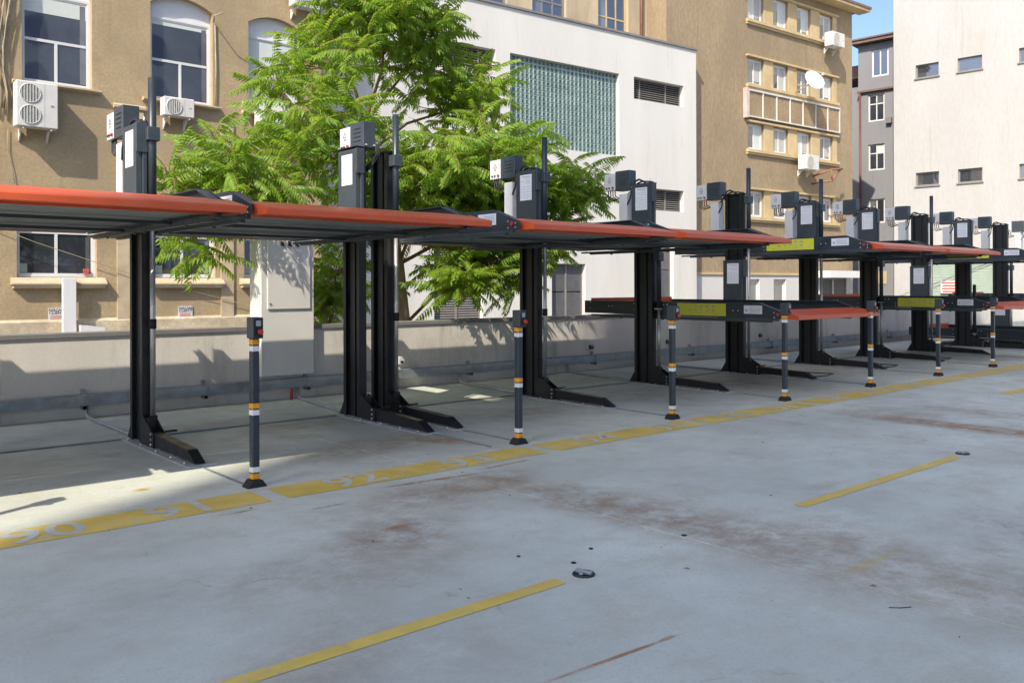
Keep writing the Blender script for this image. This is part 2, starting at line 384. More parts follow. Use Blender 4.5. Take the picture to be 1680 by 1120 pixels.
tag(MB().tube([(4.22, 2.02, .003), (4.25, 1.98, .005), (4.31, 1.95, .003)], .0022, 5).build('twig', M['rubber']), 'thin dark twig lying on the bare slab', 'twig')
leafbits = MB()
for k in range(70):
    x, y = random.uniform(-1, 14), random.uniform(1.2, 9.5); a = random.uniform(0, 6.3); l = random.uniform(.008, .022)
    c_, s_ = math.cos(a) * l, math.sin(a) * l
    leafbits.add([(x - c_, y - s_, .003), (x + s_ * .4, y - c_ * .4, .007), (x + c_, y + s_, .004), (x - s_ * .4, y + c_ * .4, .009)], [(0, 1, 2, 3)])
leafbits.build('litter', M['twig'], kind='stuff')

# ------------------------------------------------------------------ parapet wall, tray, cabinet, conduits
pw = MB().box(-20, 45, 11.51, 11.73, -.22, .985).build('parapet_wall', M['parapet'])
tag(pw, 'low pale rendered parapet wall with grey cap behind the car lifts', 'wall')
MB().box(-20, 45, 11.488, 11.75, .987, 1.05).build('cap', M['cap'], pw, bevel=.006)
tray = thing('cable_tray', 'long galvanised cable tray fixed along the foot of the parapet wall', 'cable tray', (0, 11.5, 0))
tr_ = MB()
tr_.box(-20, 45, -.13, -.005, .165, .17).box(-20, 45, -.13, -.126, .17, .295).box(-20, 45, -.009, -.005, .17, .295).box(-20, 45, -.132, -.005, .296, .300)
tr_.build('tray', M['galv'], tray)
x = -4.55
while x < 32:
    MB().box(x - .02, x + .02, -.145, -.002, .12, .162).box(x - .02, x + .02, -.05, -.002, .302, .36).box(x - .02, x + .02, -.145, -.134, .12, .31).build('bracket', M['galv'], tray)
    x += 1.5
cb = thing('control_cabinet', 'tall cream electrical cabinet hung on the parapet wall behind the second bay', 'cabinet', (5.25, 11.40, 0))
MB().prism([(0, .35), (0, 2.42), (.38, 2.42), (.38, 1.054), (.055, 1.054), (.055, .98), (.105, .98), (.105, .35)], 0, .80, 0).build('body', M['cabinet'], cb)
d = MB().box(.08, .74, -.022, -.002, 1.29, 2.36).build('door', M['cabinet'], cb, bevel=.006)
for zz in (1.37, 2.27): MB().disc((.115, -.022, zz), (0, -1, 0), .014, .012, 10).build('lock', M['galv'], d)
for k in range(3): MB().box(.28 + k * .11, .315 + k * .11, -.045, -.022, 2.19, 2.24).prism([(.27 + k * .11, 2.25), (.29 + k * .11, 2.25), (.335 + k * .11, 2.18), (.315 + k * .11, 2.18)], -.05, -.023, 1).build('switch_handle', M['black'], d)
tag(MB().tube([(5.68, 11.35, .16), (5.67, 11.35, .08), (5.66, 11.33, -.0)], .022, 8).build('red_pipe', plain('red_pipe_paint', (.30, .03, .025), .5)), 'short dark red pipe below the cream cabinet', 'pipe')
sb = thing('socket_box', 'small cream socket box on the wall right of the paired posts', 'socket box', (7.55, 11.51, .38))
MB().box(0, .11, -.07, -.001, 0, .12).build('case', M['cabinet'], sb, bevel=.006); MB().box(.03, .08, -.085, -.071, .02, .055).build('cover', M['black'], sb)
for x, lb in ((11.9, 'small dark socket on the wall between third and fourth bays'), (14.2, 'small dark socket on the wall right of the fifth post'), (17.6, 'small dark socket on the wall far right')):
    s2 = thing('wall_socket', lb, 'wall socket', (x, 11.51, .40), 0, 'dark sockets on the parapet wall')
    MB().box(0, .10, -.05, -.001, 0, .08).build('case', M['black'], s2, bevel=.005); MB().box(.02, .08, -.06, -.051, .05, .075).build('hood', M['galv'], s2)

# ------------------------------------------------------------------ car lifts
CX = [-2.1, .43, 2.96, 5.50, 5.90, 8.43, 10.96, 13.50, 16.03, 18.56, 21.09, 23.62, 26.15, 28.68]
ORD = ['far beyond the left edge', 'just beyond the left edge', 'leftmost in view', 'left one of the close pair', 'right one of the close pair',
       'fourth from the left', 'fifth from the left', 'sixth from the left', 'seventh from the left', 'eighth from the left', 'ninth from the left', 'tenth from the left', 'eleventh from the left', 'at the right edge of the picture']
# --- post prototype
def h_profile():
    m = MB()
    # web and two flanges, with inner guide strips like the folded posts in the photo
    m.box(-.008, .008, -.165, .165, 0, 3.27)
    m.box(-.05, .05, -.19, -.167, 0, 3.27).box(-.05, .05, .167, .19, 0, 3.27)
    m.box(-.05, -.042, -.1665, -.13, 0, 3.27).box(.042, .05, -.1665, -.13, 0, 3.27)
    m.box(-.05, -.042, .13, .1665, 0, 3.27).box(.042, .05, .13, .1665, 0, 3.27)
    m.box(-.03, -.0085, -.055, -.035, 0, 3.27)
    return m
proto = thing('lift_post', 'x', 'lift post', (0, 9.31, 0), 0, 'posts of the two-post car lifts')
h_profile().build('column', M['black'], proto)
MB().box(-.06, .06, -.205, .205, 3.272, 3.288).build('top_plate', M['black'], proto)
bp = MB().box(-.13, .13, -1.66, .26, .002, .014).build('base_plate', M['galv_light'], proto)
for (bx_, by_) in ((-.10, -.3), (-.10, -.75), (-.10, -1.15), (-.10, -1.5), (.10, -.4), (.10, -1.2), (-.10, .1)):
    MB().disc((bx_, by_, .014), (0, 0, 1), .012, .018, 6).build('bolt', M['bolt'], bp)
for g0, g1 in ((-.062, -.050), (.050, .062)):
    MB().prism([(-.20, .016), (-.20, .30), (-.25, .30), (-.50, .17), (-.55, .162), (-.55, .016)], g0, g1, 0).build('gusset', M['black'], proto)
MB().box(-.048, .048, -.32, -.30, .016, .29).build('stiffener', M['black'], proto)
MB().prism([(.192, .016), (.192, .20), (.31, .016)], -.04, .04, 0).build('rear_gusset', M['black'], proto)
fm = MB()
fm.prism([(-.46, .03), (-.46, .160), (-1.42, .122), (-1.62, .02), (-1.54, .018), (-1.40, .03)], -.049, .049, 0)
foot = fm.build('foot', M['black'], proto, bevel=.004)
bl = MB()
for (yy, zz) in ((-.50, .15), (-.50, .095), (-.50, .045)): bl.disc((-.063, yy, zz), (-1, 0, 0), .011, .012, 6)
bl.build('bolt', M['bolt'], foot)
MB().disc((.06, -.5, .16), (1, 0, 0), .012, .13, 8).build('cross_pin', M['black'], proto)
MB().box(-.035, -.015, -2.66, -1.68, .001, .012).build('cable_cover', M['galv'], proto)
# electrics on top
def box_kit(parent, dx, dy, dz):
    b = MB().box(-.10, .07, .245, .56, 3.20, 3.53).build('control_box', M['slate2'], parent, bevel=.006, loc=(dx, dy, dz))
    s = MB()
    for k in range(4): s.prism([(-.1005, 3.30 + k * .05), (-.108, 3.30 + k * .05), (-.1005, 3.312 + k * .05)], .31, .47, 1)
    s.build('louvre', M['slate'], b)
    s = MB()
    for (xx, zz) in ((-.07, 3.24), (.04, 3.24)): s.disc((xx, .245, zz), (0, -1, 0), .010, .03, 8)
    s.build('cable_gland', M['bolt'], b)
    p = MB().box(-.098, -.02, .565, .81, 3.215, 3.50).build('control_panel', M['white_metal'], parent, bevel=.004, loc=(dx, dy, dz))
    for (yy, zz, r_, mm) in ((.61, 3.26, .019, 'btn_red'), (.69, 3.26, .013, 'btn_dark'), (.75, 3.26, .013, 'btn_dark')):
        MB().disc((-.0985, yy, zz), (-1, 0, 0), r_, .02, 12).build('button', M[mm], p)
    s = MB()
    cy, cz = .69, 3.41
    for (a, b2) in (((-.035, -.03), (0, .035)), ((0, .035), (.035, -.03)), ((.035, -.03), (-.035, -.03))):
        A = Vector((-.0995, cy + a[0], cz + a[1])); B = Vector((-.0995, cy + b2[0], cz + b2[1])); s.tube([A, B], .0035, 4)
    s.box(-.1005, -.0985, cy - .03, cy + .03, 3.352, 3.358).box(-.1005, -.0985, cy - .02, cy + .02, 3.338, 3.343)
    s.build('warning_sign', M['ink'], p)
    return b
def cables(parent, kind):
    if kind == 'side':
        s = MB()
        for k in range(4):
            y0 = .60 + k * .05; s.tube([(-.06, y0, 3.215), (-.065, y0 - .01, 3.12 - .01 * k), (-.06, y0 - .10, 3.075 - .012 * k), (-.03, .42, 3.10), (.0, .30, 3.18), (.01, .20, 3.26)], .010, 5)
        s.tube([(-.05, .245, 3.24), (-.05, .19, 3.27), (-.04, .16, 3.34), (-.02, .10, 3.36), (.0, .02, 3.32), (.0, -.02, 3.29)], .018, 6)
        s.tube([(-.07, .245, 3.23), (-.10, .20, 3.20), (-.11, .22, 3.05), (-.09, .30, 2.96), (-.03, .33, 3.0)], .013, 6)
        s.tube([(.03, .245, 3.26), (.03, .17, 3.31), (.02, .06, 3.33), (.0, -.10, 3.31), (.0, -.18, 3.295)], .014, 6)
    else:
        s = MB()
        for k in range(3): s.tube([(.14, -.20, 3.36), (.16 + k * .02, -.24, 3.33), (.17 + k * .02, -.24, 3.22), (.12, -.15, 3.10 - .03 * k), (.08, -.05, 3.0)], .012, 6)
    s.build('cable', M['black_cable'], parent)
def finish(parent, special=False):
    if not special:
        box_kit(parent, 0, 0, 0); cables(parent, 'side')
        tk = MB().box(-.10, .08, .30, .48, 2.46, 3.14).build('oil_tank', M['white_metal'], parent, bevel=.008)
        MB().disc((.03, .31, 3.14), (0, 0, 1), .02, .05, 10).build('filler_cap', M['bolt'], tk)
    MB().disc((.0, -.12, 3.288), (0, 0, 1), .010, .07, 8).build('pin', M['bolt'], parent)
posts = []
plain_proto = copy_tree(proto)            # bare pair post (no electrics)
over_proto = copy_tree(proto)             # post with the box over it
finish(proto)
box_kit(over_proto, .10, -.46, .085); cables(over_proto, 'over')
MB().box(-.12, .17, -.24, .33, 3.289, 3.30).build('box_shelf', M['black'], over_proto)
MB().disc((.0, .12, 3.288), (0, 0, 1), .010, .07, 8).build('pin', M['bolt'], plain_proto)
used = set()
for i, x in enumerate(CX):
    src = over_proto if i == 3 else (plain_proto if i == 4 else proto)
    o = src if id(src) not in used else copy_tree(src)
    used.add(id(src)); o.location.x = x; posts.append(o)
    extra = ', box on its top' if i == 3 else (', no box on top' if i == 4 else ', box behind its top')
    o['label'] = 'black lift post, ' + ORD[i] + extra

# --- platform prototype pieces (local origin: left post line, ground; zr = top of the side rails)
STATE = [2.43, 2.43, 2.43, None, 2.43, 2.43, 1.35, 2.43, 2.43, 1.35, 2.43, .47, 1.35]
PL = ['beyond the left edge', 'leftmost, above numbers 90 and 91', 'second from left, beside the cream cabinet', None,
      'right of the close post pair', 'before the fifth post', 'nearest lowered one, at half height',
      'its yellow side sticker fully readable', 'right of the seventh post', 'second one at half height',
      'label near the right edge', 'at the right edge near the ground', 'farthest at half height']
plank_cache = {}
def platform(i):
    zr = STATE[i]; W = CX[i + 1] - CX[i]
    updown = 'raised' if zr > 2 else ('lowered' if zr > 1 else 'fully lowered')
    t = thing('lift_platform', '%s car platform with orange red lip, %s' % (updown, PL[i]), 'car lift platform', (CX[i], 0, zr), 0, 'platforms of the car lifts')
    xl0, xl1 = .07, .12; xr0, xr1 = W - .172, W - .122
    prof = [(6.76, -.235), (6.76, -.17), (6.80, -.14), (7.20, 0), (10.76, 0), (10.76, -.215)]
    for k, (a, b) in enumerate(((xl0, xl1), (xr0, xr1))):
        m = MB()
        pa, pb = (a, a + .008) if k == 0 else (b - .008, b)
        m.prism(prof, pa, pb, 0)
        # folded top edge along the rail
        fa, fb = (a + .009, a + .10) if k == 0 else (b - .10, b - .009)
        m.box(fa, fb, 7.21, 10.75, -.010, -.001)
        m.prism([(6.82, -.142), (7.205, -.006), (7.205, -.016), (6.82, -.152)], fa, fb, 0)
        m.box(fa if k == 0 else fb - .006, fa + .006 if k == 0 else fb, 6.86, 10.75, -.172, -.167)
        r = m.build('side_rail', M['slate'], t)
        s = MB(); sx_ = a if k == 0 else b; dd = -1 if k == 0 else 1
        for yy, zz in ((6.83, -.165), (6.83, -.21), (6.95, -.14), (6.95, -.21), (7.56, -.12), (7.65, -.12), (8.75, -.13), (8.75, -.19), (8.9, -.05), (8.98, -.05), (9.6, -.04), (9.6, -.15), (10.1, -.09), (10.18, -.09), (10.62, -.03), (10.62, -.13)):
            s.disc((sx_, yy, zz), (dd, 0, 0), .010, .008, 6)
        s.build('bolts', M['bolt'], r, kind='stuff')
        s = MB().disc((sx_, 6.89, -.165), (dd, 0, 0), .024, .010, 14); s.build('reflector', M['btn_red'], r)
        if k == 0 and zr > .6:
            lb = MB().box(sx_ - .002, sx_ - .0006, 7.78, 8.70, -.21, -.02).build('warning_sticker', M['yellow_label'], r)
            s = MB(); rr = random.Random(5)
            for q in range(7):
                for zz in (-.055, -.115):
                    if q in (0, 6): continue
                    y0 = 7.88 + q * .11; s.box(sx_ - .0030, sx_ - .0022, y0, y0 + rr.uniform(.03, .055), zz - rr.uniform(.012, .03), zz)
            for q in range(6): s.box(sx_ - .0030, sx_ - .0022, 7.82 + q * .14, 7.90 + q * .14, -.172, -.166)
            s.build('print', M['ink_grey'], lb, kind='stuff')
            lb = MB().box(sx_ - .002, sx_ - .0006, 7.15, 7.46, -.165, -.04).build('maker_plate', M['paper'], r)
            s = MB()
            for q in range(5): s.box(sx_ - .0030, sx_ - .0022, 7.18, 7.35 + .02 * (q % 3), -.070 - q * .018, -.065 - q * .018)
            s.box(sx_ - .0030, sx_ - .0022, 7.40, 7.43, -.13, -.10)
            s.build('print', M['ink_grey'], lb, kind='stuff')
    for (a, b) in ((xl0 + .0, xl0 + .055), (xr1 - .055, xr1)):
        m = MB().box(a, b, 6.90, 10.60, -.262, -.2365).box(a + .005, b - .005, 7.0, 10.4, -.285, -.263)
        for yy in (7.6, 8.7, 9.0, 9.9): m.box(a + .015, b - .015, yy, yy + .03, -.30, -.286)
        m.build('lower_beam', M['slate2'], t)
    for (ya) in (7.9, 9.25): MB().box(xl0 + .06, xr1 - .06, ya, ya + .07, -.262, -.232).build('cross_beam', M['slate'], t)
    key = round(W, 2)
    if key not in plank_cache:
        m = MB(); a, b = xl0 + .012, xr1 - .012; wd = .158
        pts = [(0, -.19), (0, -.183), (.03, -.178), (.05, -.196), (.108, -.196), (.128, -.178), (wd, -.183), (wd, -.19), (.132, -.186), (.112, -.206), (.046, -.206), (.026, -.186)]
        m.prism(pts, a, b, 0); plank_cache[key] = m.mesh('deck_plank', M['deck'])
    for k in range(22): lnk('deck_plank', plank_cache[key], t, (0, 6.99 + k * .166, 0))
    lip = MB()
    a, b = .128, W - .05
    zt, zf, zb = -.100, -.178, -.235
    pr = [(6.96, zt), (6.60, zf), (6.59, zf - .012), (6.59, zb), (6.62, zb - .006), (6.64, zb), (6.64, zf - .02), (6.94, zt - .035), (6.94, zb), (6.96, zb)]
    lip.prism(pr, a, b, 0)
    side = [(6.958, zt - .004), (6.602, zf - .004), (6.592, zb), (6.958, zb)]
    lip.prism(side, a - .006, a - .0005, 0); lip.prism(side, b + .0005, b + .006, 0)
    lp = lip.build('ramp_lip', M['red'], t)
    MB().box(.13, W - .18, 10.640, 10.66, -.21, .045).build('wheel_stop', M['red'], t)
    # carriage on the right-hand post with its data sheet
    h = .84 if zr > 2 else .72
    cx = W
    m = MB().box(cx - .115, cx - .053, -.22 + 9.31, .19 + 9.31, -.2, h)
    m.box(cx - .053, cx - .01, -.245 + 9.31, -.195 + 9.31, -.2, h)
    m.box(cx - .12, cx - .006, -.255 + 9.31, -.235 + 9.31, h - .30, h + .004)
    cg = m.build('carriage', M['slate2'], t, bevel=.004)
    sh = MB().box(cx - .1185, cx - .1165, 9.31 - .15, 9.31 + .10, h - .43, h - .06).build('data_sheet', M['paper'], cg)
    s = MB()
    for (y0, y1, z0, z1) in ((-.12, .06, .085, .095), (-.12, .02, .115, .12), (-.12, .07, .15, .155), (-.12, .0, .18, .184)): s.box(cx - .1195, cx - .1187, 9.31 + y0, 9.31 + y1, h - z1, h - z0)
    for q in range(5): s.box(cx - .1195, cx - .1187, 9.31 - .12, 9.31 + .07, h - .23 - q * .04, h - .227 - q * .04)
    for q in range(4): s.box(cx - .1195, cx - .1187, 9.31 - .12 + q * .06, 9.31 - .118 + q * .06, h - .39, h - .23)
    s.build('print', M['ink_grey'], sh, kind='stuff')
    # hydraulic cylinder at the left-hand post
    top = 1.30 if zr > 2 else 1.14
    if zr > .6 or True:
        MB().tube([(.035, 9.05, -.10), (.035, 9.05, top)], .040, 20).disc((.035, 9.05, top), (0, 0, 1), .034, .006, 16).build('hydraulic_cylinder', M['slate'], t)
        MB().box(-.03, .095, 8.99, 9.115, .66, .80).build('guide_bracket', M['slate2'], t, bevel=.006)
        MB().box(-.02, .09, 9.0, 9.10, -.13, -.11).build('cylinder_foot', M['galv_light'], t)
        MB().tube([(.035, 9.05, -zr + .30), (.035, 9.05, -.135)], .027, 16).build('piston_rod', M['chrome'], t)
        if zr > 1.4: MB().tube([(.035, 9.05, -zr + 1.18), (.035, 9.05, -zr + 1.28)], .036, 16).build('rod_collar', M['rubber'], t)
        MB().box(.0, .07, 9.02, 9.08, -zr + .10, -zr + .30).build('rod_foot', M['black'], t)
    return t
random.seed(3)
for i, z in enumerate(STATE):
    if z: platform(i)

# ------------------------------------------------------------------ control bollards
BX = [.40, 2.98, 5.81, 8.28, 10.75, 13.22, 15.69, 18.16, 20.63, 23.1]
BL = ['just beyond the left edge', 'nearest the camera', 'before the paired posts', 'at the yellow side sticker', 'at the lowered platform corner',
      'fifth from the left', 'sixth from the left', 'seventh from the left', 'beyond the right edge', 'farthest beyond the right edge']
bd = thing('control_bollard', 'x', 'bollard', (BX[0], 6.61, 0), 0, 'striped control bollards')
MB().prism([(-.085, 0), (.085, 0), (.042, .058), (-.042, .058)], -.06, .06, 1).build('base', M['rubber'], bd, bevel=.004)
MB().box(-.032, .032, -.032, .032, .058, 1.20).build('post', M['slate'], bd, bevel=.008)
for zz, mm in ((.060, 'orange'), (.113, 'white_tape'), (.57, 'white_tape'), (.623, 'orange'), (1.082, 'white_tape'), (1.135, 'orange')):
    MB().box(-.0335, .0335, -.0335, .0335, zz, zz + .0525).build('band', M[mm], bd, bevel=.007)
cbx = MB().box(-.045, .045, -.075, .045, 1.19, 1.36).build('control_box', M['slate2'], bd, bevel=.006)
MB().box(-.040, .040, -.079, -.0755, 1.20, 1.35).build('face_plate', M['black'], cbx)
MB().disc((.012, -.079, 1.245), (0, -1, 0), .020, .028, 14).build('stop_button', M['btn_red'], cbx)
MB().box(-.02, .02, -.083, -.0795, 1.29, 1.335).build('key_switch', M['ink_grey'], cbx)
for i, x in enumerate(BX):
    o = bd if i == 0 else copy_tree(bd); o.location.x = x
    o['label'] = 'dark bollard with yellow and white bands, ' + BL[i]

# ------------------------------------------------------------------ conduits on the floor
def conduit(x, lb):
    p = [(x + .02, 11.40, .17), (x + .02, 11.40, .07), (x + .02, 11.34, .03), (x + .02, 11.2, .022), (x + .02, 9.58, .022)]
    if x > 5.0: p = [(x + .28, 11.40, .17), (x + .28, 11.40, .07), (x + .27, 11.34, .03), (x + .25, 11.2, .022), (x + .03, 9.58, .022)]
    tag(MB().tube(p, .021, 8).build('floor_conduit', M['grey_pipe']), lb, 'conduit', 'grey conduits between tray and lift posts')
for i, w_ in ((2, 'first'), (3, 'second'), (5, 'fourth'), (6, 'fifth'), (7, 'sixth'), (8, 'seventh')):
    conduit(CX[i], 'grey floor conduit running from the cable tray to the %s post' % w_)
fc = thing('floor_cable_cover', 'long dark strip covering cables on the floor behind the posts', 'cable cover', (0, 9.56, 0))
for a, b in zip(CX[:-1], CX[1:]):
    if b - a > 1: MB().prism([(-.035, .001), (.035, .001), (.02, .016), (-.02, .016)], a + .07, b - .07, 0).build('cover_strip', M['galv'], fc)
for i in (7, 8, 9):
    x = CX[i]
    tag(MB().tube([(x + .06, 9.3, .03), (x + .5, 9.0, .012), (x + .95, 8.5, .012), (x + 1.1, 8.0, .012), (x + .7, 7.9, .012), (x + .15, 7.95, .02)], .010, 6).build('loose_cable', M['black_cable']),
        'thin black cable lying on the floor beside the %s post' % {7: 'sixth', 8: 'seventh', 9: 'eighth'}[i], 'cable', 'loose cables on the floor')

# ------------------------------------------------------------------ buildings
def facade(m, x0, x1, z0, z1, ops, rev=.25, y=0.0):
    """wall sheet at y with rectangular openings and their reveals"""
    xs = sorted({x0, x1, *[q for o in ops for q in o[:2]]}); zs = sorted({z0, z1, *[q for o in ops for q in o[2:4]]})
    for a, b in zip(xs[:-1], xs[1:]):
        for c, d in zip(zs[:-1], zs[1:]):
            mx, mz = (a + b) / 2, (c + d) / 2
            if any(o[0] < mx < o[1] and o[2] < mz < o[3] for o in ops): continue
            m.add([(a, y, c), (b, y, c), (b, y, d), (a, y, d)], [(0, 1, 2, 3)])
    for (a, b, c, d) in [o[:4] for o in ops]:
        r = y + rev
        m.add([(a, y, c), (a, r, c), (a, r, d), (a, y, d)], [(0, 1, 2, 3)]); m.add([(b, y, c), (b, y, d), (b, r, d), (b, r, c)], [(0, 1, 2, 3)])
        m.add([(a, y, d), (a, r, d), (b, r, d), (b, y, d)], [(0, 1, 2, 3)]); m.add([(a, y, c), (b, y, c), (b, r, c), (a, r, c)], [(0, 1, 2, 3)])
    return m
def window(parent, a, b, c, d, y, panes, fr=.06, mat_='pvc', glass='glass', blind=None, name='window', label=None):
    """frame with bars; panes: list of (u0,u1,v0,v1) fractions; each pane its own object"""
    m = MB()
    m.box(a, a + fr, y, y + .07, c, d).box(b - fr, b, y, y + .07, c, d).box(a + fr, b - fr, y, y + .07, d - fr, d).box(a + fr, b - fr, y, y + .07, c, c + fr)
    f = m.build(name, M[mat_], parent, label)
    W_, H_ = b - a - 2 * fr, d - c - 2 * fr
    for (u0, u1, v0, v1, *kind) in panes:
        x0, x1, z0, z1 = a + fr + u0 * W_, a + fr + u1 * W_, c + fr + v0 * H_, c + fr + v1 * H_
        s = fr * .55
        g = kind[0] if kind else glass
        sash = MB().box(x0 + .001, x0 + s, y + .012, y + .062, z0 + .001, z1 - .001).box(x1 - s, x1 - .001, y + .012, y + .062, z0 + .001, z1 - .001).box(x0 + s, x1 - s, y + .012, y + .062, z1 - s, z1 - .001).box(x0 + s, x1 - s, y + .012, y + .062, z0 + .001, z0 + s)
        sash.build('sash', M[mat_], f)
        MB().box(x0 + s, x1 - s, y + .035, y + .045, z0 + s, z1 - s).build('pane', M[g], f)
        if len(kind) > 1:
            # pale roller blind just behind the glass edge: covers the upper part of the opening
            fr_ = kind[1]
            MB().box(x0 + s, x1 - s, y + .027, y + .033, z1 - s - (z1 - z0 - 2 * s) * fr_, z1 - s).build('blind', M[kind[2] if len(kind) > 2 else 'blind'], f)
    return f
def ac_unit(loc, rz, w_, h_, d_, fans, lb, vertical=True):
    """local: x along the wall, y into the wall; back of the case at y=-0.12"""
    t = thing('air_conditioner', lb, 'air conditioner', loc, rz, 'air conditioning units on the facades')
    MB().box(0, w_, -d_, -.14, 0, h_).build('case', M['ac'], t, bevel=.02)
    fw = w_ * .62
    n = 2 if fans == 2 else 1
    for k in range(n):
        cx_, cz_ = fw * .53, h_ * ((.27 + .47 * k) if n == 2 else .5); r_ = min(fw * .42, h_ * (.205 if n == 2 else .40))
        g_ = MB().disc((cx_, -d_ - .001, cz_), (0, -1, 0), r_, .008, 24).build('fan_grille', M['grille'], t)
        s = MB()
        for q in range(7):
            xx = cx_ - r_ + 2 * r_ * (q + .5) / 7; hh = math.sqrt(max(0, r_ * r_ - (xx - cx_) ** 2)); s.box(xx - .006, xx + .006, -d_ - .02, -d_ - .010, cz_ - hh, cz_ + hh)
        s.tube([(cx_ + r_ * math.cos(a), -d_ - .012, cz_ + r_ * math.sin(a)) for a in [q * math.pi / 10 for q in range(21)]], .010, 5, False)
        s.build('guard', M['ac'], g_)
    MB().box(fw + w_ * .05, fw + w_ * .055, -d_ - .003, -d_ - .001, .03, h_ - .03).box(w_ * .82, w_ * .90, -d_ - .005, -d_ - .001, h_ * .48, h_ * .52).build('trim', M['grille'], t)
    for xx in (w_ * .15, w_ * .82):
        MB().box(xx, xx + .03, -d_ + .02, -.002, -.05, -.012).prism([(-.002, -.05), (-.002, -.30), (-.03, -.30), (-.25, -.05)], xx, xx + .03, 0).build('bracket', M['ac'], t)
    return t

# ---- tan building with arched windows
tb = thing('tan_building', 'old tan plastered building with arched white windows behind the parapet, at left', 'building', (0, 23.5, 0))
top_w = [(1.65, 3.30), (4.72, 6.30), (7.74, 9.41), (10.45, 12.10)]
ops = []
for a, b in top_w: ops.append((a, b, 6.62, 9.42))
low_w = [(1.6, 3.25), (4.60, 6.40), (7.75, 9.47), (10.3, 12.0)]
for a, b in low_w: ops.append((a, b, 1.86, 3.92))
m = facade(MB(), -6, 12.75, -.3, 13, ops, .32)
for a, b in top_w:                                   # spandrels that turn the heads into arches
    n = 12; zc = 9.42; zs_ = 9.17; pts = []
    for k in range(n + 1):
        u = -1 + 2 * k / n; pts.append((a + (b - a) * k / n, zs_ + (zc - zs_) * (1 - u * u)))
    for k in range(n):
        p, q = pts[k], pts[k + 1]
        m.add([(p[0], 0, p[1]), (q[0], 0, q[1]), (q[0], 0, zc), (p[0], 0, zc)], [(0, 1, 2, 3)])
        m.add([(p[0], 0, p[1]), (p[0], .32, p[1]), (q[0], .32, q[1]), (q[0], 0, q[1])], [(0, 1, 2, 3)])
m.box(12.50, 12.75, .33, 14, -.3, 13).box(-6, 12.49, .40, .5, -.3, 13).box(-6, 12.75, .51, 14, 12.9, 13)
m.build('wall', M['tan'], tb)
for k, (a, b) in enumerate(top_w):
    n = 12; s = MB()                                  # arched white head panel behind the arch
    s.box(a, b, .20, .24, 8.82, 9.42); s.build('head_panel', M['pvc'], tb)
    if k == 3:
        window(tb, a, b, 6.62, 8.82, .16, [(0, 1, 0, 1, 'blind')], .05)
    else:
        window(tb, a, b, 6.62, 8.86, .16, [(0, 1, .48, 1, 'glass', .38 if k == 1 else .12), (0, .5, 0, .48), (.5, 1, 0, .48)], .06)
        MB().box(b - .24, b - .11, .186, .190, 6.74, 8.72).build('curtain', M['glass_pale'], tb)  # pale strip standing in for reflections in the arched window's glass
    for xe in (a - .015, b + .015): pass
    MB().prism([(-.17, 6.545), (-.17, 6.585), (-.001, 6.615), (-.001, 6.50), (-.12, 6.52)], a - .22, b + .18, 0).build('sill', M['tan_trim'], tb)
for k, (a, b) in enumerate(low_w):
    f = window(tb, a, b, 1.87, 3.90, .16, [(0, .5, 0, .545), (.5, 1, 0, .545), (0, 1, .545, 1, 'blind')], .06)
    MB().box(b - .22, b - .12, .186, .190, 1.98, 2.88).build('curtain', M['glass_pale'], f)  # reflection put in as a pale strip near the pane edge
    MB().box(a + .10, a + .10 + .08 * (k + 1), .186, .190, 1.98, 2.20).build('curtain', M['green_shutter'], f)
    s = MB().prism([(-.20, 1.68), (-.20, 1.72), (-.001, 1.855), (-.001, 1.68)], a - .14, b + .20, 0).prism([(-.16, 1.60), (-.18, 1.678), (-.001, 1.678), (-.001, 1.58)], a - .10, b + .16, 0)
    s.build('sill', M['tan_trim'], tb)
    if k in (1, 2):
        g_ = MB(); rr = random.Random(k)
    # shallow piers either side of the lower windows
s = MB()
for a, b in ((-.2, .9), (3.4, 4.0), (6.88, 7.20), (9.62, 9.98)): s.box(a, b, -.05, -.001, -.3, 6.2)
s.build('pilaster', M['tan_trim'], tb)
MB().prism([(-.10, 6.24), (-.10, 6.30), (-.001, 6.36), (-.001, 6.20)], 6.80, 7.60, 0).prism([(-.09, 6.0), (-.06, 6.2), (-.001, 6.2), (-.001, 6.0)], 6.86, 7.54, 0).build('pier_cap', M['tan_trim'], tb)
MB().box(-6, 12.74, -.07, -.003, -.3, .76).prism([(-.07, .762), (-.003, .83), (-.003, .762)], -6, 12.74, 0).build('plinth', M['tan_worn'], tb)
# shapes on the inner sills of the lower windows
tag(MB().box(6.12, 6.24, 23.60, 23.65, 1.94, 2.08).build('red_pot', M['ink_red']), 'small red pot on the inside sill of the lower left window', 'pot')
# signs
def parking_sign(x, z, lb):
    t = thing('parking_sign', lb, 'sign', (x, 23.49, z), 0, 'customer parking signs')
    MB().box(-.19, .19, -.02, -.001, -.15, .15).build('plate', M['white_metal'], t)
    for (s_, zz, sz) in (('PARCARE', .095, .088), ('CLIENTI', .025, .100)):
        vs, fs = text_mb(s_, sz, 0, .003); MB().add([(x_, -.0215, y_ + zz) for x_, y_, _ in vs], fs).build('lettering', M['ink'], t)
    s = MB()
    for q in range(3): s.box(-.15, .15, -.022, -.0205, -.055 - q * .032, -.038 - q * .032)
    s.build('red_lines', M['ink_red'], t)
parking_sign(8.63, .945, 'small white PARCARE CLIENTI sign below the second lower window')
parking_sign(5.47, .955, 'small white PARCARE CLIENTI sign half behind the white duct')
du = thing('white_duct', 'white boxed duct running down from the lower left window', 'duct', (5.53, 23.5, 0))
MB().box(0, .31, -.32, -.205, .0, 1.84).build('casing', M['pvc'], du, bevel=.01)
MB().prism([(.38, .25), (.95, .25), (.95, .60), (.6, .66), (.38, .68)], -.4, -.15, 1).build('elbow', M['pvc'], du)
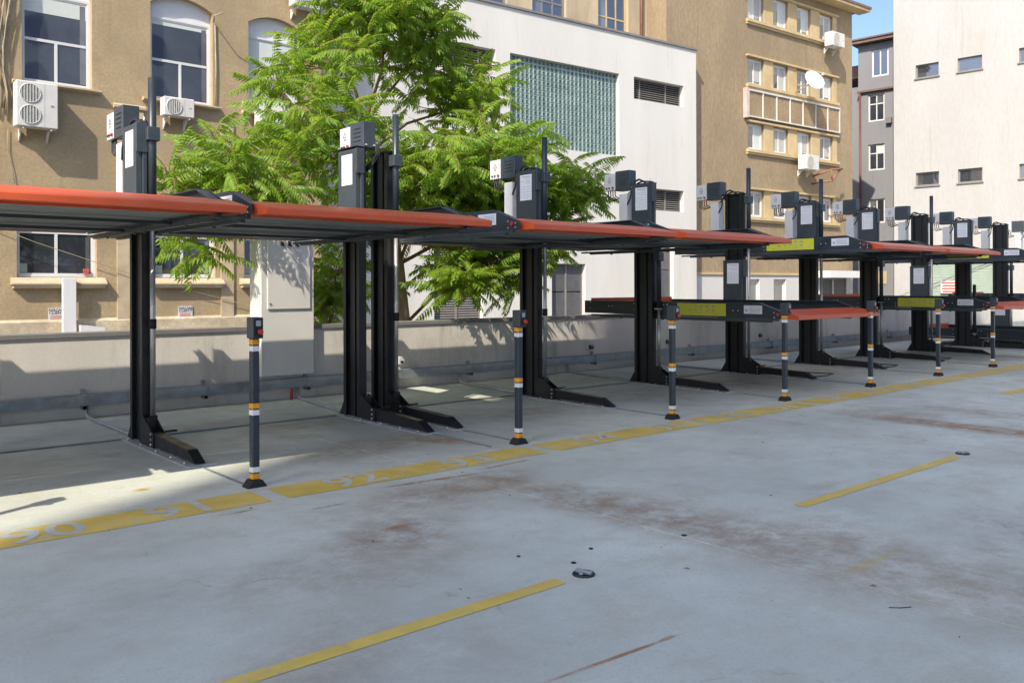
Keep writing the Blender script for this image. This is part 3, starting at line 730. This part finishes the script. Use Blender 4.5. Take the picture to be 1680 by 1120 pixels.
ac_unit((4.50, 23.5, 5.43), 0, .90, 1.08, .50, 2, 'large two fan air conditioner under the upper left window')
ac_unit((7.93, 23.5, 6.12), 0, .80, .50, .46, 1, 'white air conditioner under the second arched window, partly behind leaves')
ac_unit((10.55, 23.5, 6.10), 0, .80, .48, .46, 1, 'white air conditioner under the third arched window, behind the foliage')
ac_unit((11.62, 23.5, 9.78), 0, .85, .62, .46, 1, 'white air conditioner high up beside the tree top')
cbn = thing('cable_bundle', 'bundle of brown cables hanging down the wall at the far left', 'cables', (0, 23.5, 0))
rr = random.Random(4)
for k in range(7):
    x0 = 4.18 + k * .05; pts = []
    for q in range(9):
        z = 10.5 - q * .53; pts.append((x0 + .05 * math.sin(q * 1.1 + k * 1.7) + .03 * k * math.sin(q * .8), -.03 - .02 * (k % 3) - .05 * math.sin(q * .4), z))
    pts.append((x0 - .02, -.02, 5.9 - .15 * (k % 3)))
    MB().tube(pts, .014 + .004 * (k % 2), 6).build('cable', M['cable'], cbn)
tag(MB().tube([(4.42, 23.47, 5.4), (4.40, 23.46, 4.9), (4.50, 23.46, 4.4), (4.56, 23.47, 4.1)], .008, 5).build('thin_cable', M['cable']), 'thin cable curling down below the two fan air conditioner', 'cable')
arm_ = MB().tube([(9.42, 23.44, 8.93), (9.30, 23.1, 9.0), (9.52, 22.95, 9.1)], .018, 6).tube([(9.47, 23.47, 8.9), (9.49, 23.46, 7.6), (9.47, 23.46, 6.6)], .018, 6)
tag(arm_.build('wall_bracket', M['cable']), 'thin pipe and bracket beside the second arched window', 'bracket')
tag(MB().tube([(3.0, 23.44, 3.5), (5.0, 23.40, 2.7), (7.5, 23.38, 1.85), (10.5, 23.42, 1.05), (12.7, 23.45, .9)], .008, 5).build('sagging_cable', M['cable']), 'thin dark cable sagging across the tan facade', 'cable')

# ---- white block with the glass-block window
AW = math.atan2(-.0854, .9963)
wb = thing('white_building', 'low white rendered building with green glass block window behind the tree', 'building', (31.02, 23.40, 0), AW)
GB = (-10.1, -4.60, 6.92, 10.27)
L_up = [(-3.77, -.80, 9.36, 10.28), (-12.85, -10.75, 9.46, 10.28)]
L_mid = [(-3.9, -.80, 4.80, 5.72), (-12.9, -10.7, 4.80, 5.72)]
doors = [(-8.15, -6.44, .2, 2.48), (-13.4, -11.35, .2, 3.42), (-3.3, -1.45, .2, 4.05)]
m = facade(MB(), -18.6, 0, -.3, 11.93, [GB] + L_up + L_mid + doors, .34)
m.add([(0, 0, -.3), (0, 12, -.3), (0, 12, 11.93), (0, 0, 11.93)], [(0, 1, 2, 3)]).box(-18.6, -18.5, .01, 12, -.3, 11.93)
m.build('wall', M['white_wall'], wb)
MB().box(-18.6, -.01, .36, .46, -.3, 11.9).build('inner_lining', M['void'], wb)
MB().box(-18.68, .06, -.07, 12.06, 11.935, 12.02).build('roof_edge', M['cap'], wb)
gw = MB().box(GB[0] + .002, GB[1] - .002, .20, .24, GB[2] + .002, GB[3] - .002).build('glass_block_window', M['mortar'], wb)
nx, nz = 27, 17; sxw, szw = (GB[1] - GB[0]) / nx, (GB[3] - GB[2]) / nz
bb = MB(); r_ = .084
bb.add([(-r_, 0, -r_), (r_, 0, -r_), (r_, 0, r_), (-r_, 0, r_), (-r_ * .8, -.028, -r_ * .8), (r_ * .8, -.028, -r_ * .8), (r_ * .8, -.028, r_ * .8), (-r_ * .8, -.028, r_ * .8),
        (-r_ * .7, -.010, -r_ * .7), (r_ * .7, -.010, -r_ * .7), (r_ * .7, -.010, r_ * .7), (-r_ * .7, -.010, r_ * .7)],
       [(0, 1, 5, 4), (1, 2, 6, 5), (2, 3, 7, 6), (3, 0, 4, 7), (4, 5, 9, 8), (5, 6, 10, 9), (6, 7, 11, 10), (7, 4, 8, 11), (8, 9, 10, 11)])
bb.mi[8] = 1
bme = bb.mesh('glass_block', [M['block'], M['block_core']])
cells = sorted([(i, j) for i in range(nx) for j in range(nz)], key=lambda c: (-c[1] if c[0] < 12 else -100, -c[0]))
rest = MB()
for n_, (i, j) in enumerate(cells):
    x, z = GB[0] + (i + .5) * sxw, GB[2] + (j + .5) * szw
    if n_ < 300: lnk('glass_block', bme, gw, (x, .199, z))
    else: rest.add([(v[0] + x, v[1] + .199, v[2] + z) for v in bb.v], bb.f); rest.mi[-1] = 1
rest.build('glass_blocks', [M['block'], M['block_core']], gw, kind='stuff')
def louvre(parent, a, b, c, d, y, div, step=.09):
    f = MB().box(a, a + .05, y, y + .06, c, d).box(b - .05, b, y, y + .06, c, d).box(a + .05, b - .05, y, y + .06, c, c + .05).box(a + .05, b - .05, y, y + .06, d - .05, d)
    for q in div: f.box(a + (b - a) * q - .025, a + (b - a) * q + .025, y - .01, y + .06, c + .05, d - .05)
    f = f.build('louvre_window', M['louvre'], parent)
    s = MB(); z = c + .07
    while z < d - .08:
        s.prism([(y + .005, z), (y + .05, z + .035), (y + .05, z + .045), (y + .005, z + .012)], a + .05, b - .05, 0); z += step
    s.build('slats', M['louvre'], f, kind='stuff')
    MB().box(a + .02, b - .02, y + .07, y + .08, c + .02, d - .02).build('backing', M['void'], f)
for o in L_up + L_mid: louvre(wb, *o, .22, (.18, .70))
def metal_door(parent, a, b, c, d, y, rows, slat_rows=()):
    f = MB().box(a, a + .06, y, y + .07, c, d).box(b - .06, b, y, y + .07, c, d).box(a + .06, b - .06, y, y + .07, d - .06, d).box((a + b) / 2 - .04, (a + b) / 2 + .04, y - .01, y + .07, c, d - .06)
    f = f.build('door', M['louvre'], parent)
    for (p, q) in ((a + .06, (a + b) / 2 - .04), ((a + b) / 2 + .04, b - .06)):
        for k in range(len(rows) - 1):
            z0, z1 = c + (d - c) * rows[k] + .02, c + (d - c) * rows[k + 1] - (.02 if k < len(rows) - 2 else .06)
            if k in slat_rows:
                s = MB(); z = z0
                while z < z1 - .06: s.prism([(y + .01, z), (y + .05, z + .05), (y + .05, z + .062), (y + .01, z + .014)], p, q, 0); z += .085
                s.build('slats', M['louvre'], f, kind='stuff')
                MB().box(p, q, y + .055, y + .06, z0, z1).build('backing', M['void'], f)
            else: MB().box(p, q, y + .02, y + .04, z0, z1).build('door_panel', M['dark_door'], f, bevel=.004)
metal_door(wb, *doors[0], .20, (0, .52, 1))
metal_door(wb, *doors[1], .20, (0, .42, .70, 1), (0, 2))
metal_door(wb, *doors[2], .20, (0, .55, 1), (1,))

# ---- tall brown building
AB = math.atan2(-.0628, .998)
br = thing('brown_building', 'tall brown plastered block of flats with rows of white windows', 'building', (35.27, 23.70, 0), AB)
XW = [(.12, 1.33), (2.08, 3.28), (4.02, 5.22), (6.00, 7.18)]
rows = [(14.30, 15.66), (11.22, 12.46), (8.12, 9.34), (4.90, 6.14)]
ops = [(a, b, c, d) for a, b in XW for c, d in rows]
gops = [(.1, 1.0, .2, 1.92), (2.1, 3.1, .2, 1.92)]
m = facade(MB(), -5.5, 9.05, 2.12, 16.35, ops, .28)
m.add([(9.05, 0, -.3), (9.05, 10, -.3), (9.05, 10, 16.35), (9.05, 0, 16.35)], [(0, 1, 2, 3)])
m.add([(-5.5, 0, 2.12), (-5.5, 3, 2.12), (-5.5, 3, 18), (-5.5, 0, 18)], [(0, 3, 2, 1)])
m.add([(-5.5, 0, 16.35), (-1.0, 0, 16.35), (-1.0, 0, 19), (-5.5, 0, 19)], [(0, 1, 2, 3)])
m.box(-5.49, 9.04, .32, .42, -.3, 16.3)
m.build('wall', M['brown'], br)
m = facade(MB(), -5.5, 9.05, -.3, 2.12, gops, .28, .0)
m.build('base_wall', M['pale_wall'], br)
for (c, d) in rows:
    MB().box(-.02, 7.62, -.16, -.002, c - .16, c - .02).box(.0, 7.58, -.10, -.002, c - .26, c - .162).build('sill_band', M['brown_trim'], br)
    MB().box(-.02, 7.62, -.14, -.002, d + .05, d + .14).build('head_band', M['brown_trim'], br)
    for a, b in ((1.335, 2.075), (3.285, 4.015), (5.225, 5.995), (7.185, 7.55)): MB().box(a, b, -.03, -.003, c - .018, d + .048).build('window_pier', M['brown_trim'], br)
rr = random.Random(11)
for j, (c, d) in enumerate(rows):
    for i, (a, b) in enumerate(XW):
        two = [(0, .5, 0, 1, 'glass_pale' if (i + j) % 3 == 1 else 'glass', rr.choice([.0, .35, .5, 1.0]) or .02, rr.choice(['curtain', 'blind'])), (.5, 1, 0, 1, 'glass_pale', rr.choice([.2, .9, .99]), rr.choice(['curtain', 'blind', 'curtain']))]
        window(br, a, b, c, d, .12, two, .07)
for (a, b, c, d) in gops: window(br, a, b, c, d, .12, [(0, 1, 0, 1, 'glass_pale')], .06)
s = MB().box(-.05, 7.60, -.20, -.12, 10.84, 10.92).box(-.05, 7.60, -.20, -.12, 9.60, 9.66)
for k in range(8): s.box(-.03 + k * 1.085, .02 + k * 1.085, -.19, -.13, 9.661, 10.839)
bal = s.build('balcony_frame', M['ac'], br)
for k in range(7): MB().box(.03 + k * 1.085, 1.045 + k * 1.085, -.14, -.10, 9.665, 10.835).build('balcony_panel', M['brown_dark'], bal)
MB().box(-.22, -.06, -.22, -.003, 9.55, 10.95).build('pink_pier', mat('pink_paint', (.62, .42, .38), .8), br)
MB().box(-5.6, 9.05, -.06, -.003, 2.12, 2.22).build('string_course', M['brown_trim'], br)
s = MB().prism([(-.75, 16.38), (-.75, 16.50), (-.02, 16.9), (4, 18.6), (4, 16.38)], -1.0, 9.75, 0)
s.build('roof', M['roof'], br)
MB().box(-1.0, 9.7, -.70, -.02, 16.24, 16.375).build('eaves', M['brown_trim'], br)
for (lx, lz, lb) in ((5.98, 13.86, 'air conditioner under the rightmost top floor window'), (3.66, 7.36, 'air conditioner under the third window of the middle floor')):
    L_ = Matrix.Rotation(AB, 4, 'Z') @ Vector((lx, -.17, 0))
    ac_unit((35.27 + L_.x, 23.70 + L_.y, lz), AB, 1.1, .72, .62, 1, 'white ' + lb)
L_ = Matrix.Rotation(AB, 4, 'Z') @ Vector((4.2, -.17, 0))
ds = thing('satellite_dish', 'white satellite dish on the brown facade between window rows', 'satellite dish', (35.27 + L_.x, 23.70 + L_.y, 11.35), AB)
s = MB(); rings = []
cz, ny = Vector((.0, -.75, .45)), Vector((-.28, -.86, .42)).normalized(); e1 = ny.cross(Vector((0, 0, 1))).normalized(); e2 = e1.cross(ny)
vs = [tuple(cz - ny * .14)]; fs = []
for q in range(1, 5):
    for k in range(20):
        rad = .55 * q / 4; a = k * math.pi / 10; vs.append(tuple(cz - ny * (.14 - .14 * (q / 4) ** 2) + (e1 * math.cos(a) + e2 * math.sin(a)) * rad))
for k in range(20): fs.append((0, 1 + k, 1 + (k + 1) % 20))
for q in range(1, 4):
    for k in range(20): fs.append((1 + (q - 1) * 20 + k, 1 + q * 20 + k, 1 + q * 20 + (k + 1) % 20, 1 + (q - 1) * 20 + (k + 1) % 20))
s.add(vs, fs, True); s.build('reflector', M['pvc'], ds)
MB().tube([(-.55, 0, -.1), (-.3, -.4, .1), tuple(cz - ny * .16)], .03, 6).tube([(-.55, -.02, .3), (-.3, -.4, .1)], .025, 6).build('mount', M['cable'], ds)
MB().tube([tuple(cz - e2 * .52), tuple(cz + ny * .55 - e2 * .12)], .016, 6).disc(tuple(cz + ny * .5 - e2 * .14), tuple(ny), .06, .14, 10).build('feed_arm', M['ac'], ds)
L_ = Matrix.Rotation(AB, 4, 'Z') @ Vector((5.6, -.02, 0))
rb = thing('rusty_bracket', 'rusty steel bracket sticking out below the lower windows', 'bracket', (35.27 + L_.x, 23.70 + L_.y, 6.9), AB)
MB().tube([(-.2, 0, .3), (.0, -.9, .55), (1.5, -.6, .75)], .05, 5).tube([(-.3, 0, -.1), (.1, -.9, .0), (1.3, -.6, .7)], .05, 5).tube([(.0, -.9, .55), (.1, -.9, 0)], .04, 5).build('frame', M['rust'], rb)
# ground floor canopy of the brown block
L_ = Matrix.Rotation(AB, 4, 'Z') @ Vector((5.2, -.02, 0))
cn = thing('entrance_canopy', 'white canopy with dark door below at the foot of the brown building', 'canopy', (35.27 + L_.x, 23.70 + L_.y, 0), AB)
MB().box(-.1, 3.4, -1.2, -.01, 2.0, 2.35).build('slab', M['pvc'], cn); MB().box(.6, 3.0, -.08, -.02, .0, 1.9).build('doorway', M['dark_door'], cn)
MB().box(.5, .62, -.14, -.02, 0, 1.98).box(1.7, 1.8, -.14, -.09, 0, 1.9).box(3.0, 3.12, -.14, -.02, 0, 1.98).build('door_frame', M['ac'], cn)

# older wing seen over the white roof
ow = thing('old_wing', 'old weathered beige wing rising above the white building roof', 'building', (30.05, 25.2, 0), AB)
OW = [(-14.5, -12.7), (-10.6, -8.0), (-6.75, -4.95), (-3.15, -1.35)]
m = facade(MB(), -19, 0, 8, 19, [(a, b, 12.0, 15.6) for a, b in OW], .3)
m.add([(0, 0, 8), (0, 6, 8), (0, 6, 19), (0, 0, 19)], [(0, 1, 2, 3)]).box(-19, -.01, .35, .4, 8, 19)
m.build('wall', M['old_beige'], ow)
for k, (a, b) in enumerate(OW):
    mt = 'brown_trim' if k == 3 else 'louvre'
    window(ow, a, b, 12.0, 15.6, .14, [(0, .34, 0, .33, 'glass_pale'), (.34, .67, 0, .33), (.67, 1, 0, .33), (0, .34, .33, 1, 'glass_pale'), (.34, .67, .33, 1), (.67, 1, .33, 1)], .06, mt)
L_ = Matrix.Rotation(AB, 4, 'Z') @ Vector((-.62, -.09, 0))
dp = tag(MB().tube([(0, 0, 8.2), (0, 0, 19)], .075, 10).build('downpipe', M['rustpipe'], loc=(30.05 + L_.x, 25.2 + L_.y, 0)), 'dark red downpipe on the beige wing above the white roof', 'downpipe')

# ---- grey building and white building at right
AR = math.atan2(-.9936, .1129)
gy = thing('grey_building', 'grey rendered house with white windows between the brown and white blocks', 'building', (53.42, 25.17, 0), AR)
gw_ = [(-1.31, -.26, 14.78, 16.5), (-1.58, -.56, 12.0, 13.70), (-1.58, -.56, 8.90, 10.55), (-1.58, -.56, 5.55, 7.07)]
m = facade(MB(), -2.15, 3, -.3, 14.0, gw_[1:], .2); m = facade(m, -2.15, 3, 14.0, 16.9, [gw_[0]], .2, -.12)
m.add([(-2.15, 0, -.3), (-2.15, 8, -.3), (-2.15, 8, 16.9), (-2.15, 0, 16.9)], [(0, 3, 2, 1)])
m.box(-2.14, 3, .25, .3, -.3, 16.8)
m.build('wall', M['grey_wall'], gy)
MB().box(-6, -2.16, .25, 6, -.3, 13.9).box(-6, -2.5, 1.2, 1.4, 13.9, 14.6).build('side_wing', M['grey_wall'], gy)
MB().box(-6, -2.4, 1.1, 5, 15.2, 16.0).build('side_roof', M['roof'], gy)
MB().box(-2.45, 3, -.62, 5, 16.95, 17.15).box(-2.6, 3, -.70, 5, 17.152, 17.25).build('roof', M['roof'], gy)
MB().box(-2.2, 3, -.19, -.001, 13.90, 14.02).build('ledge', M['roof'], gy)
for k, (a, b, c, d) in enumerate(gw_):
    if k == 0: window(gy, a, b, c, d, -.04, [(0, .5, 0, 1), (.5, 1, 0, 1)], .07)
    elif k == 3: window(gy, a, b, c, d, .08, [(0, .5, 0, 1, 'glass_pale'), (.5, 1, 0, 1, 'void')], .06)
    else: window(gy, a, b, c, d, .08, [(0, .5, 0, .66), (.5, 1, 0, .66), (0, .5, .66, 1), (.5, 1, .66, 1, 'glass_pale' if k == 1 else 'blind')], .06)
MB().tube([(-2.05, -.1, 0), (-2.05, -.1, 13.9)], .07, 8).build('downpipe', M['rustpipe'], gy)
MB().box(-.40, -.08, -.25, .0, 11.75, 12.1).build('vent_hood', M['louvre'], gy)
MB().box(-1.2, -.45, -.03, -.002, 1.7, 2.5).build('plate', M['brown_trim'], gy)
rt = thing('right_white_building', 'tall bright white building with small dark windows at the right edge', 'building', (47.48, 22.37, 0), AR)
rw = [(a, b, c, d) for a, b in ((1.16, 2.34), (3.28, 4.45), (6.15, 7.3)) for c, d in ((12.87, 13.60), (7.0, 7.73))]
gar = (1.9, 4.95, -.2, 2.95)
m = facade(MB(), 0, 16, -.3, 24, rw + [gar], .22)
m.add([(0, 0, -.3), (0, 12, -.3), (0, 12, 24), (0, 0, 24)], [(0, 3, 2, 1)]).box(.01, 16, .26, .3, -.3, 24)
m.build('wall', M['white_wall2'], rt)
for (a, b, c, d) in rw:
    window(rt, a, b, c, d, .12, [(0, 1, 0, 1)], .045, 'louvre')
    MB().box(a - .06, b + .06, -.07, -.001, c - .07, c - .01).build('sill', M['louvre'], rt)
sh = MB().box(gar[0] + .01, gar[1] - .01, .14, .2, -.2, gar[3] - .01).build('shutter', M['green_shutter'], rt)
s = MB()
for k in range(20): s.box(gar[0] + .02, gar[1] - .02, .128, .139, -.1 + k * .15, -.02 + k * .15)
s.build('shutter_ribs', M['green_shutter'], sh, kind='stuff')
MB().box(gar[0] - .15, gar[1] + .15, -.12, -.002, 2.96, 3.1).build('shutter_box', M['cap'], rt)
L_ = Matrix.Rotation(AR, 4, 'Z') @ Vector((2.9, .05, 0))
rs = thing('red_sign', 'red and white notice on the green shutter far right', 'sign', (47.48 + L_.x, 22.37 + L_.y, 1.5), AR)
MB().box(-.50, .55, -.04, -.01, -.33, .33).build('plate', M['white_metal'], rs)
s = MB()
for q in range(4): s.box(-.44 + .04 * (q % 2), .48 - .05 * (q % 3), -.045, -.041, .18 - q * .155, .27 - q * .155)
s.build('red_lines', M['ink_red'], rs)
for k, (z0, z1) in enumerate(((3.6, 3.2), (3.9, 3.3))):
    tag(MB().tube([(44, 21.8, z0), (46, 20.0, (z0 + z1) / 2 - .25), (48.2, 16.5, z1)], .02, 5).build('overhead_cable', M['black_cable']), ('upper' if k else 'lower') + ' thin overhead cable before the white building at right', 'cable')

# ---- buildings behind the camera: one whose shadow falls on the lot, one mirrored in the windows
sbd = thing('tower_block', 'pale tower block behind the camera shading the lot', 'building', (-36, -20.2, 0))
m = MB(); m.box(0, 10, 0, 8.86, 0, 60); m.build('wall', mat('tower_render', (.42, .42, .41), .9), sbd)
s = MB()
for k in range(17):
    for q in range(4): s.box(10.002, 10.03, .6 + q * 2.1, 2.3 + q * 2.2, 2 + k * 3.3, 3.6 + k * 3.3)
s.build('windows', M['glass'], sbd, kind='stuff')
obd = thing('office_building', 'slate grey office building behind the camera', 'building', (-8, -24, 0))
MB().box(0, 50, -10, 0, 0, 24).build('wall', mat('office_cladding', (.60, .61, .64), .6), obd)
s = MB()
for k in range(6):
    for q in range(11): s.prism([(1.2 + q * 4.4 + .9 * math.cos(a) * (1.0), 3.2 + k * 3.5 + 1.2 * math.sin(a)) for a in [j * math.pi / 6 for j in range(12)]], .002, .05, 1)
s.build('windows', M['glass'], obd, kind='stuff')

# ------------------------------------------------------------------ trees (compound leaves on drooping stalks)
def frond_mesh(seed, n_pair=11, L=.66):
    rr = random.Random(seed); m = MB(); bend = rr.uniform(.25, .6); side = rr.uniform(-.12, .12)
    def P(t): return Vector((L * t * (1 - .12 * bend * t), side * t * t * L, L * (.12 * t - bend * t * t)))
    def T(t): return (P(min(1, t + .02)) - P(max(0, t - .02))).normalized()
    pts = [P(k / 5) for k in range(6)]
    m.tube(pts, .0045, 3, False)
    m.mi = [1] * len(m.f)
    m.cur = 0
    def leaflet(base, d, l, w_, sag):
        dn = Vector((0, 0, -1)); d = d.normalized()
        a = (d * 1.0 + dn * sag * .5).normalized(); b = (d + dn * sag * 1.6).normalized()
        mid = base + a * l * .42; tip = mid + b * l * .62
        sd = a.cross(Vector((0, 0, 1))).normalized() * w_; up = Vector((0, 0, 1)) * w_ * .35
        m.add([base, mid - sd + up, mid, mid + sd + up, tip, base + a * l * .12 - sd * .5 + up * .5, base + a * l * .12 + sd * .5 + up * .5],
              [(0, 2, 5), (5, 2, 1), (0, 6, 2), (6, 3, 2), (1, 2, 4), (2, 3, 4)], False)
    for k in range(n_pair):
        t = .20 + .78 * k / (n_pair - 1) ; l = .175 * (1 - .45 * abs(t - .42)) * rr.uniform(.85, 1.1); p = P(t); tt = T(t); sd = tt.cross(Vector((0, 0, 1))).normalized()
        for s_ in (-1, 1):
            leaflet(p, (sd * s_ * 1.0 + tt * (.38 + .3 * t + rr.uniform(-.12, .12))), l, .022 * rr.uniform(.85, 1.15), rr.uniform(.7, 1.5))
    leaflet(P(1), T(1), .12, .02, .3)
    return m
FR = [frond_mesh(s, rr_, L) for s, rr_, L in ((1, 11, .68), (2, 10, .58), (3, 12, .74), (4, 9, .50), (5, 11, .64))]
FM = [f.mesh('frond', [M['leaf'], M['twig']]) for f in FR]
def orient(d, roll):
    x = d.normalized(); z = Vector((0, 0, 1)); y = z.cross(x)
    if y.length < 1e-3: y = Vector((0, 1, 0))
    y.normalize(); z = x.cross(y); m3 = Matrix((x, y, z)).transposed()
    return m3 @ Matrix.Rotation(roll, 3, 'X')
def make_tree(lb, base, trunk_pts, r0, r1, blobs, gaps, n_tips, per, seed, n_single, forks):
    rr = random.Random(seed)
    t = thing('tree', lb, 'tree', base)
    B = Vector(base)
    MB().tube([Vector(p) - B for p in trunk_pts], r0, 12, True, r1).build('trunk', M['bark'], t)
    tips = []; tot = sum(b[3] * b[4] * b[5] * b[6] for b in blobs)
    while len(tips) < n_tips:
        q = rr.random() * tot
        for b in blobs:
            q -= b[3] * b[4] * b[5] * b[6]
            if q <= 0: break
        v = Vector((rr.gauss(0, 1), rr.gauss(0, 1), rr.gauss(0, 1))).normalized() * (rr.random() ** .42)
        p = Vector((b[0] + v.x * b[3], b[1] + v.y * b[4], b[2] + v.z * b[5]))
        if any(((p.x - g[0]) / g[1]) ** 2 + ((p.z - g[2]) / g[3]) ** 2 < 1 for g in gaps): continue
        if p.y < 10.4 or (p.y < 11.3 and p.z < 3.0) or (p.y < 11.9 and p.z < 1.45): continue
        tips.append(p)
    br_ = {k: MB() for k in range(len(forks))}
    fork_pts = [Vector(f) for f in forks]
    for k, f in enumerate(fork_pts):                     # limbs from the trunk
        s = min(trunk_pts, key=lambda q: (Vector(q) - f).length + max(0, q[2] - f.z + .5) * 3)
        s = Vector(s); mid = s.lerp(f, .5) + Vector((rr.uniform(-.1, .1), rr.uniform(-.1, .1), .12))
        br_[k].tube([s - B, mid - B, f - B], .034, 7, True, .018)
    singles = []
    for p in tips:
        k = min(range(len(fork_pts)), key=lambda q: (fork_pts[q] - p).length + max(0, fork_pts[q].z - p.z) * .4); f = fork_pts[k]
        mid = f.lerp(p, .5) + Vector((rr.uniform(-.12, .12), rr.uniform(-.12, .12), .04 + rr.uniform(-.1, .12)))
        br_[k].tube([f - B, mid - B, p - B], .012, 5, False, .006)
        out = (p - f); out.z *= .3
        a0 = math.atan2(out.y, out.x)
        for q in range(per):
            a = a0 + (q / per - .5) * 2 * math.pi * .85 + rr.uniform(-.25, .25)
            el = rr.uniform(-.55, .95)
            d = Vector((math.cos(a) * math.cos(el), math.sin(a) * math.cos(el), math.sin(el)))
            mm = orient(d, rr.uniform(-.7, .7)) * rr.uniform(.70, 1.12)
            o_ = p + Vector((0, 0, rr.uniform(-.32, .16)))
            singles.append((o_, mm, rr.randrange(len(FR))))
    for k in br_: br_[k].build('branch', M['twig'], t)
    singles.sort(key=lambda q: (q[0]).length)              # nearest first
    for o_, mm, kk in singles[:n_single]:
        ob = lnk('frond', FM[kk], t); ob.matrix_local = Matrix.Translation(o_ - B) @ mm.to_4x4()
    f = MB()
    for o_, mm, kk in singles[n_single:]:
        src = FR[kk]; off = o_ - B; o0 = len(f.v)
        f.v += [tuple(mm @ Vector(v) + off) for v in src.v]
        f.f += [tuple(i + o0 for i in q) for q in src.f]; f.mi += src.mi; f.sm += src.sm
    f.build('foliage', [M['leaf'], M['twig']], t, kind='stuff')
    return t
blobs = [  # x, y, z, rx, ry, rz, weight
    (8.45, 13.1, 6.9, 1.4, 1.4, 1.5, 1.2), (6.9, 12.7, 5.2, 1.0, 1.2, .7, 1.5), (6.4, 12.2, 3.95, 1.3, 1.2, .65, 1.4), (5.0, 12.0, 3.25, 1.0, .9, .55, 1.5),
    (9.6, 12.9, 5.3, .95, 1.3, .6, 1.1), (9.9, 12.2, 4.1, 1.2, 1.3, .65, .8), (11.1, 11.6, 3.45, 1.2, 1.1, .5, 1.6), (8.8, 12.2, 3.5, 1.8, 1.5, .8, 1.3),
    (9.9, 12.2, 2.6, 1.2, .9, .7, 1.3), (9.6, 11.8, 1.95, 1.0, .55, .45, 2.2), (8.9, 11.6, 1.8, .5, .4, .35, 2.2), (4.65, 12.0, 2.35, .4, .4, .2, 2.6), (11.2, 11.9, 2.7, .7, .7, .4, 2.0)]
make_tree('leafy tree of heaven with long feathery leaves rising behind the parapet', (8.80, 13.1, -.25),
          [(8.80, 13.1, -.25), (8.76, 13.1, .9), (8.64, 13.1, 2.0), (8.42, 13.1, 3.0), (8.1, 13.1, 4.0), (7.95, 13.1, 4.45)], .135, .055,
          blobs, [(7.85, .85, 4.95, .72), (10.9, .6, 4.9, .5), (5.6, .5, 4.3, .25), (8.6, .35, 4.3, .25)], 430, 8, 21, 290,
          [(8.45, 13.2, 6.2), (7.45, 13.0, 5.3), (6.6, 12.6, 3.9), (5.6, 12.3, 3.1), (9.7, 13.0, 4.9), (11.0, 12.8, 4.0), (11.3, 12.0, 3.4), (9.0, 12.5, 3.3), (9.9, 12.5, 2.5), (9.8, 12.2, 2.1), (8.9, 13.1, 5.6)])
make_tree('low leafy sapling between the cream cabinet and the paired posts', (7.3, 13.2, -.25),
          [(7.3, 13.2, -.25), (7.25, 13.2, .8), (7.2, 13.2, 1.6)], .05, .02,
          [(7.25, 13.0, 1.75, .55, .5, .75, 1), (7.0, 13.2, 1.3, .4, .4, .4, 1)], [], 22, 7, 5, 60, [(7.2, 13.1, 1.4), (7.3, 13.0, 1.8)])
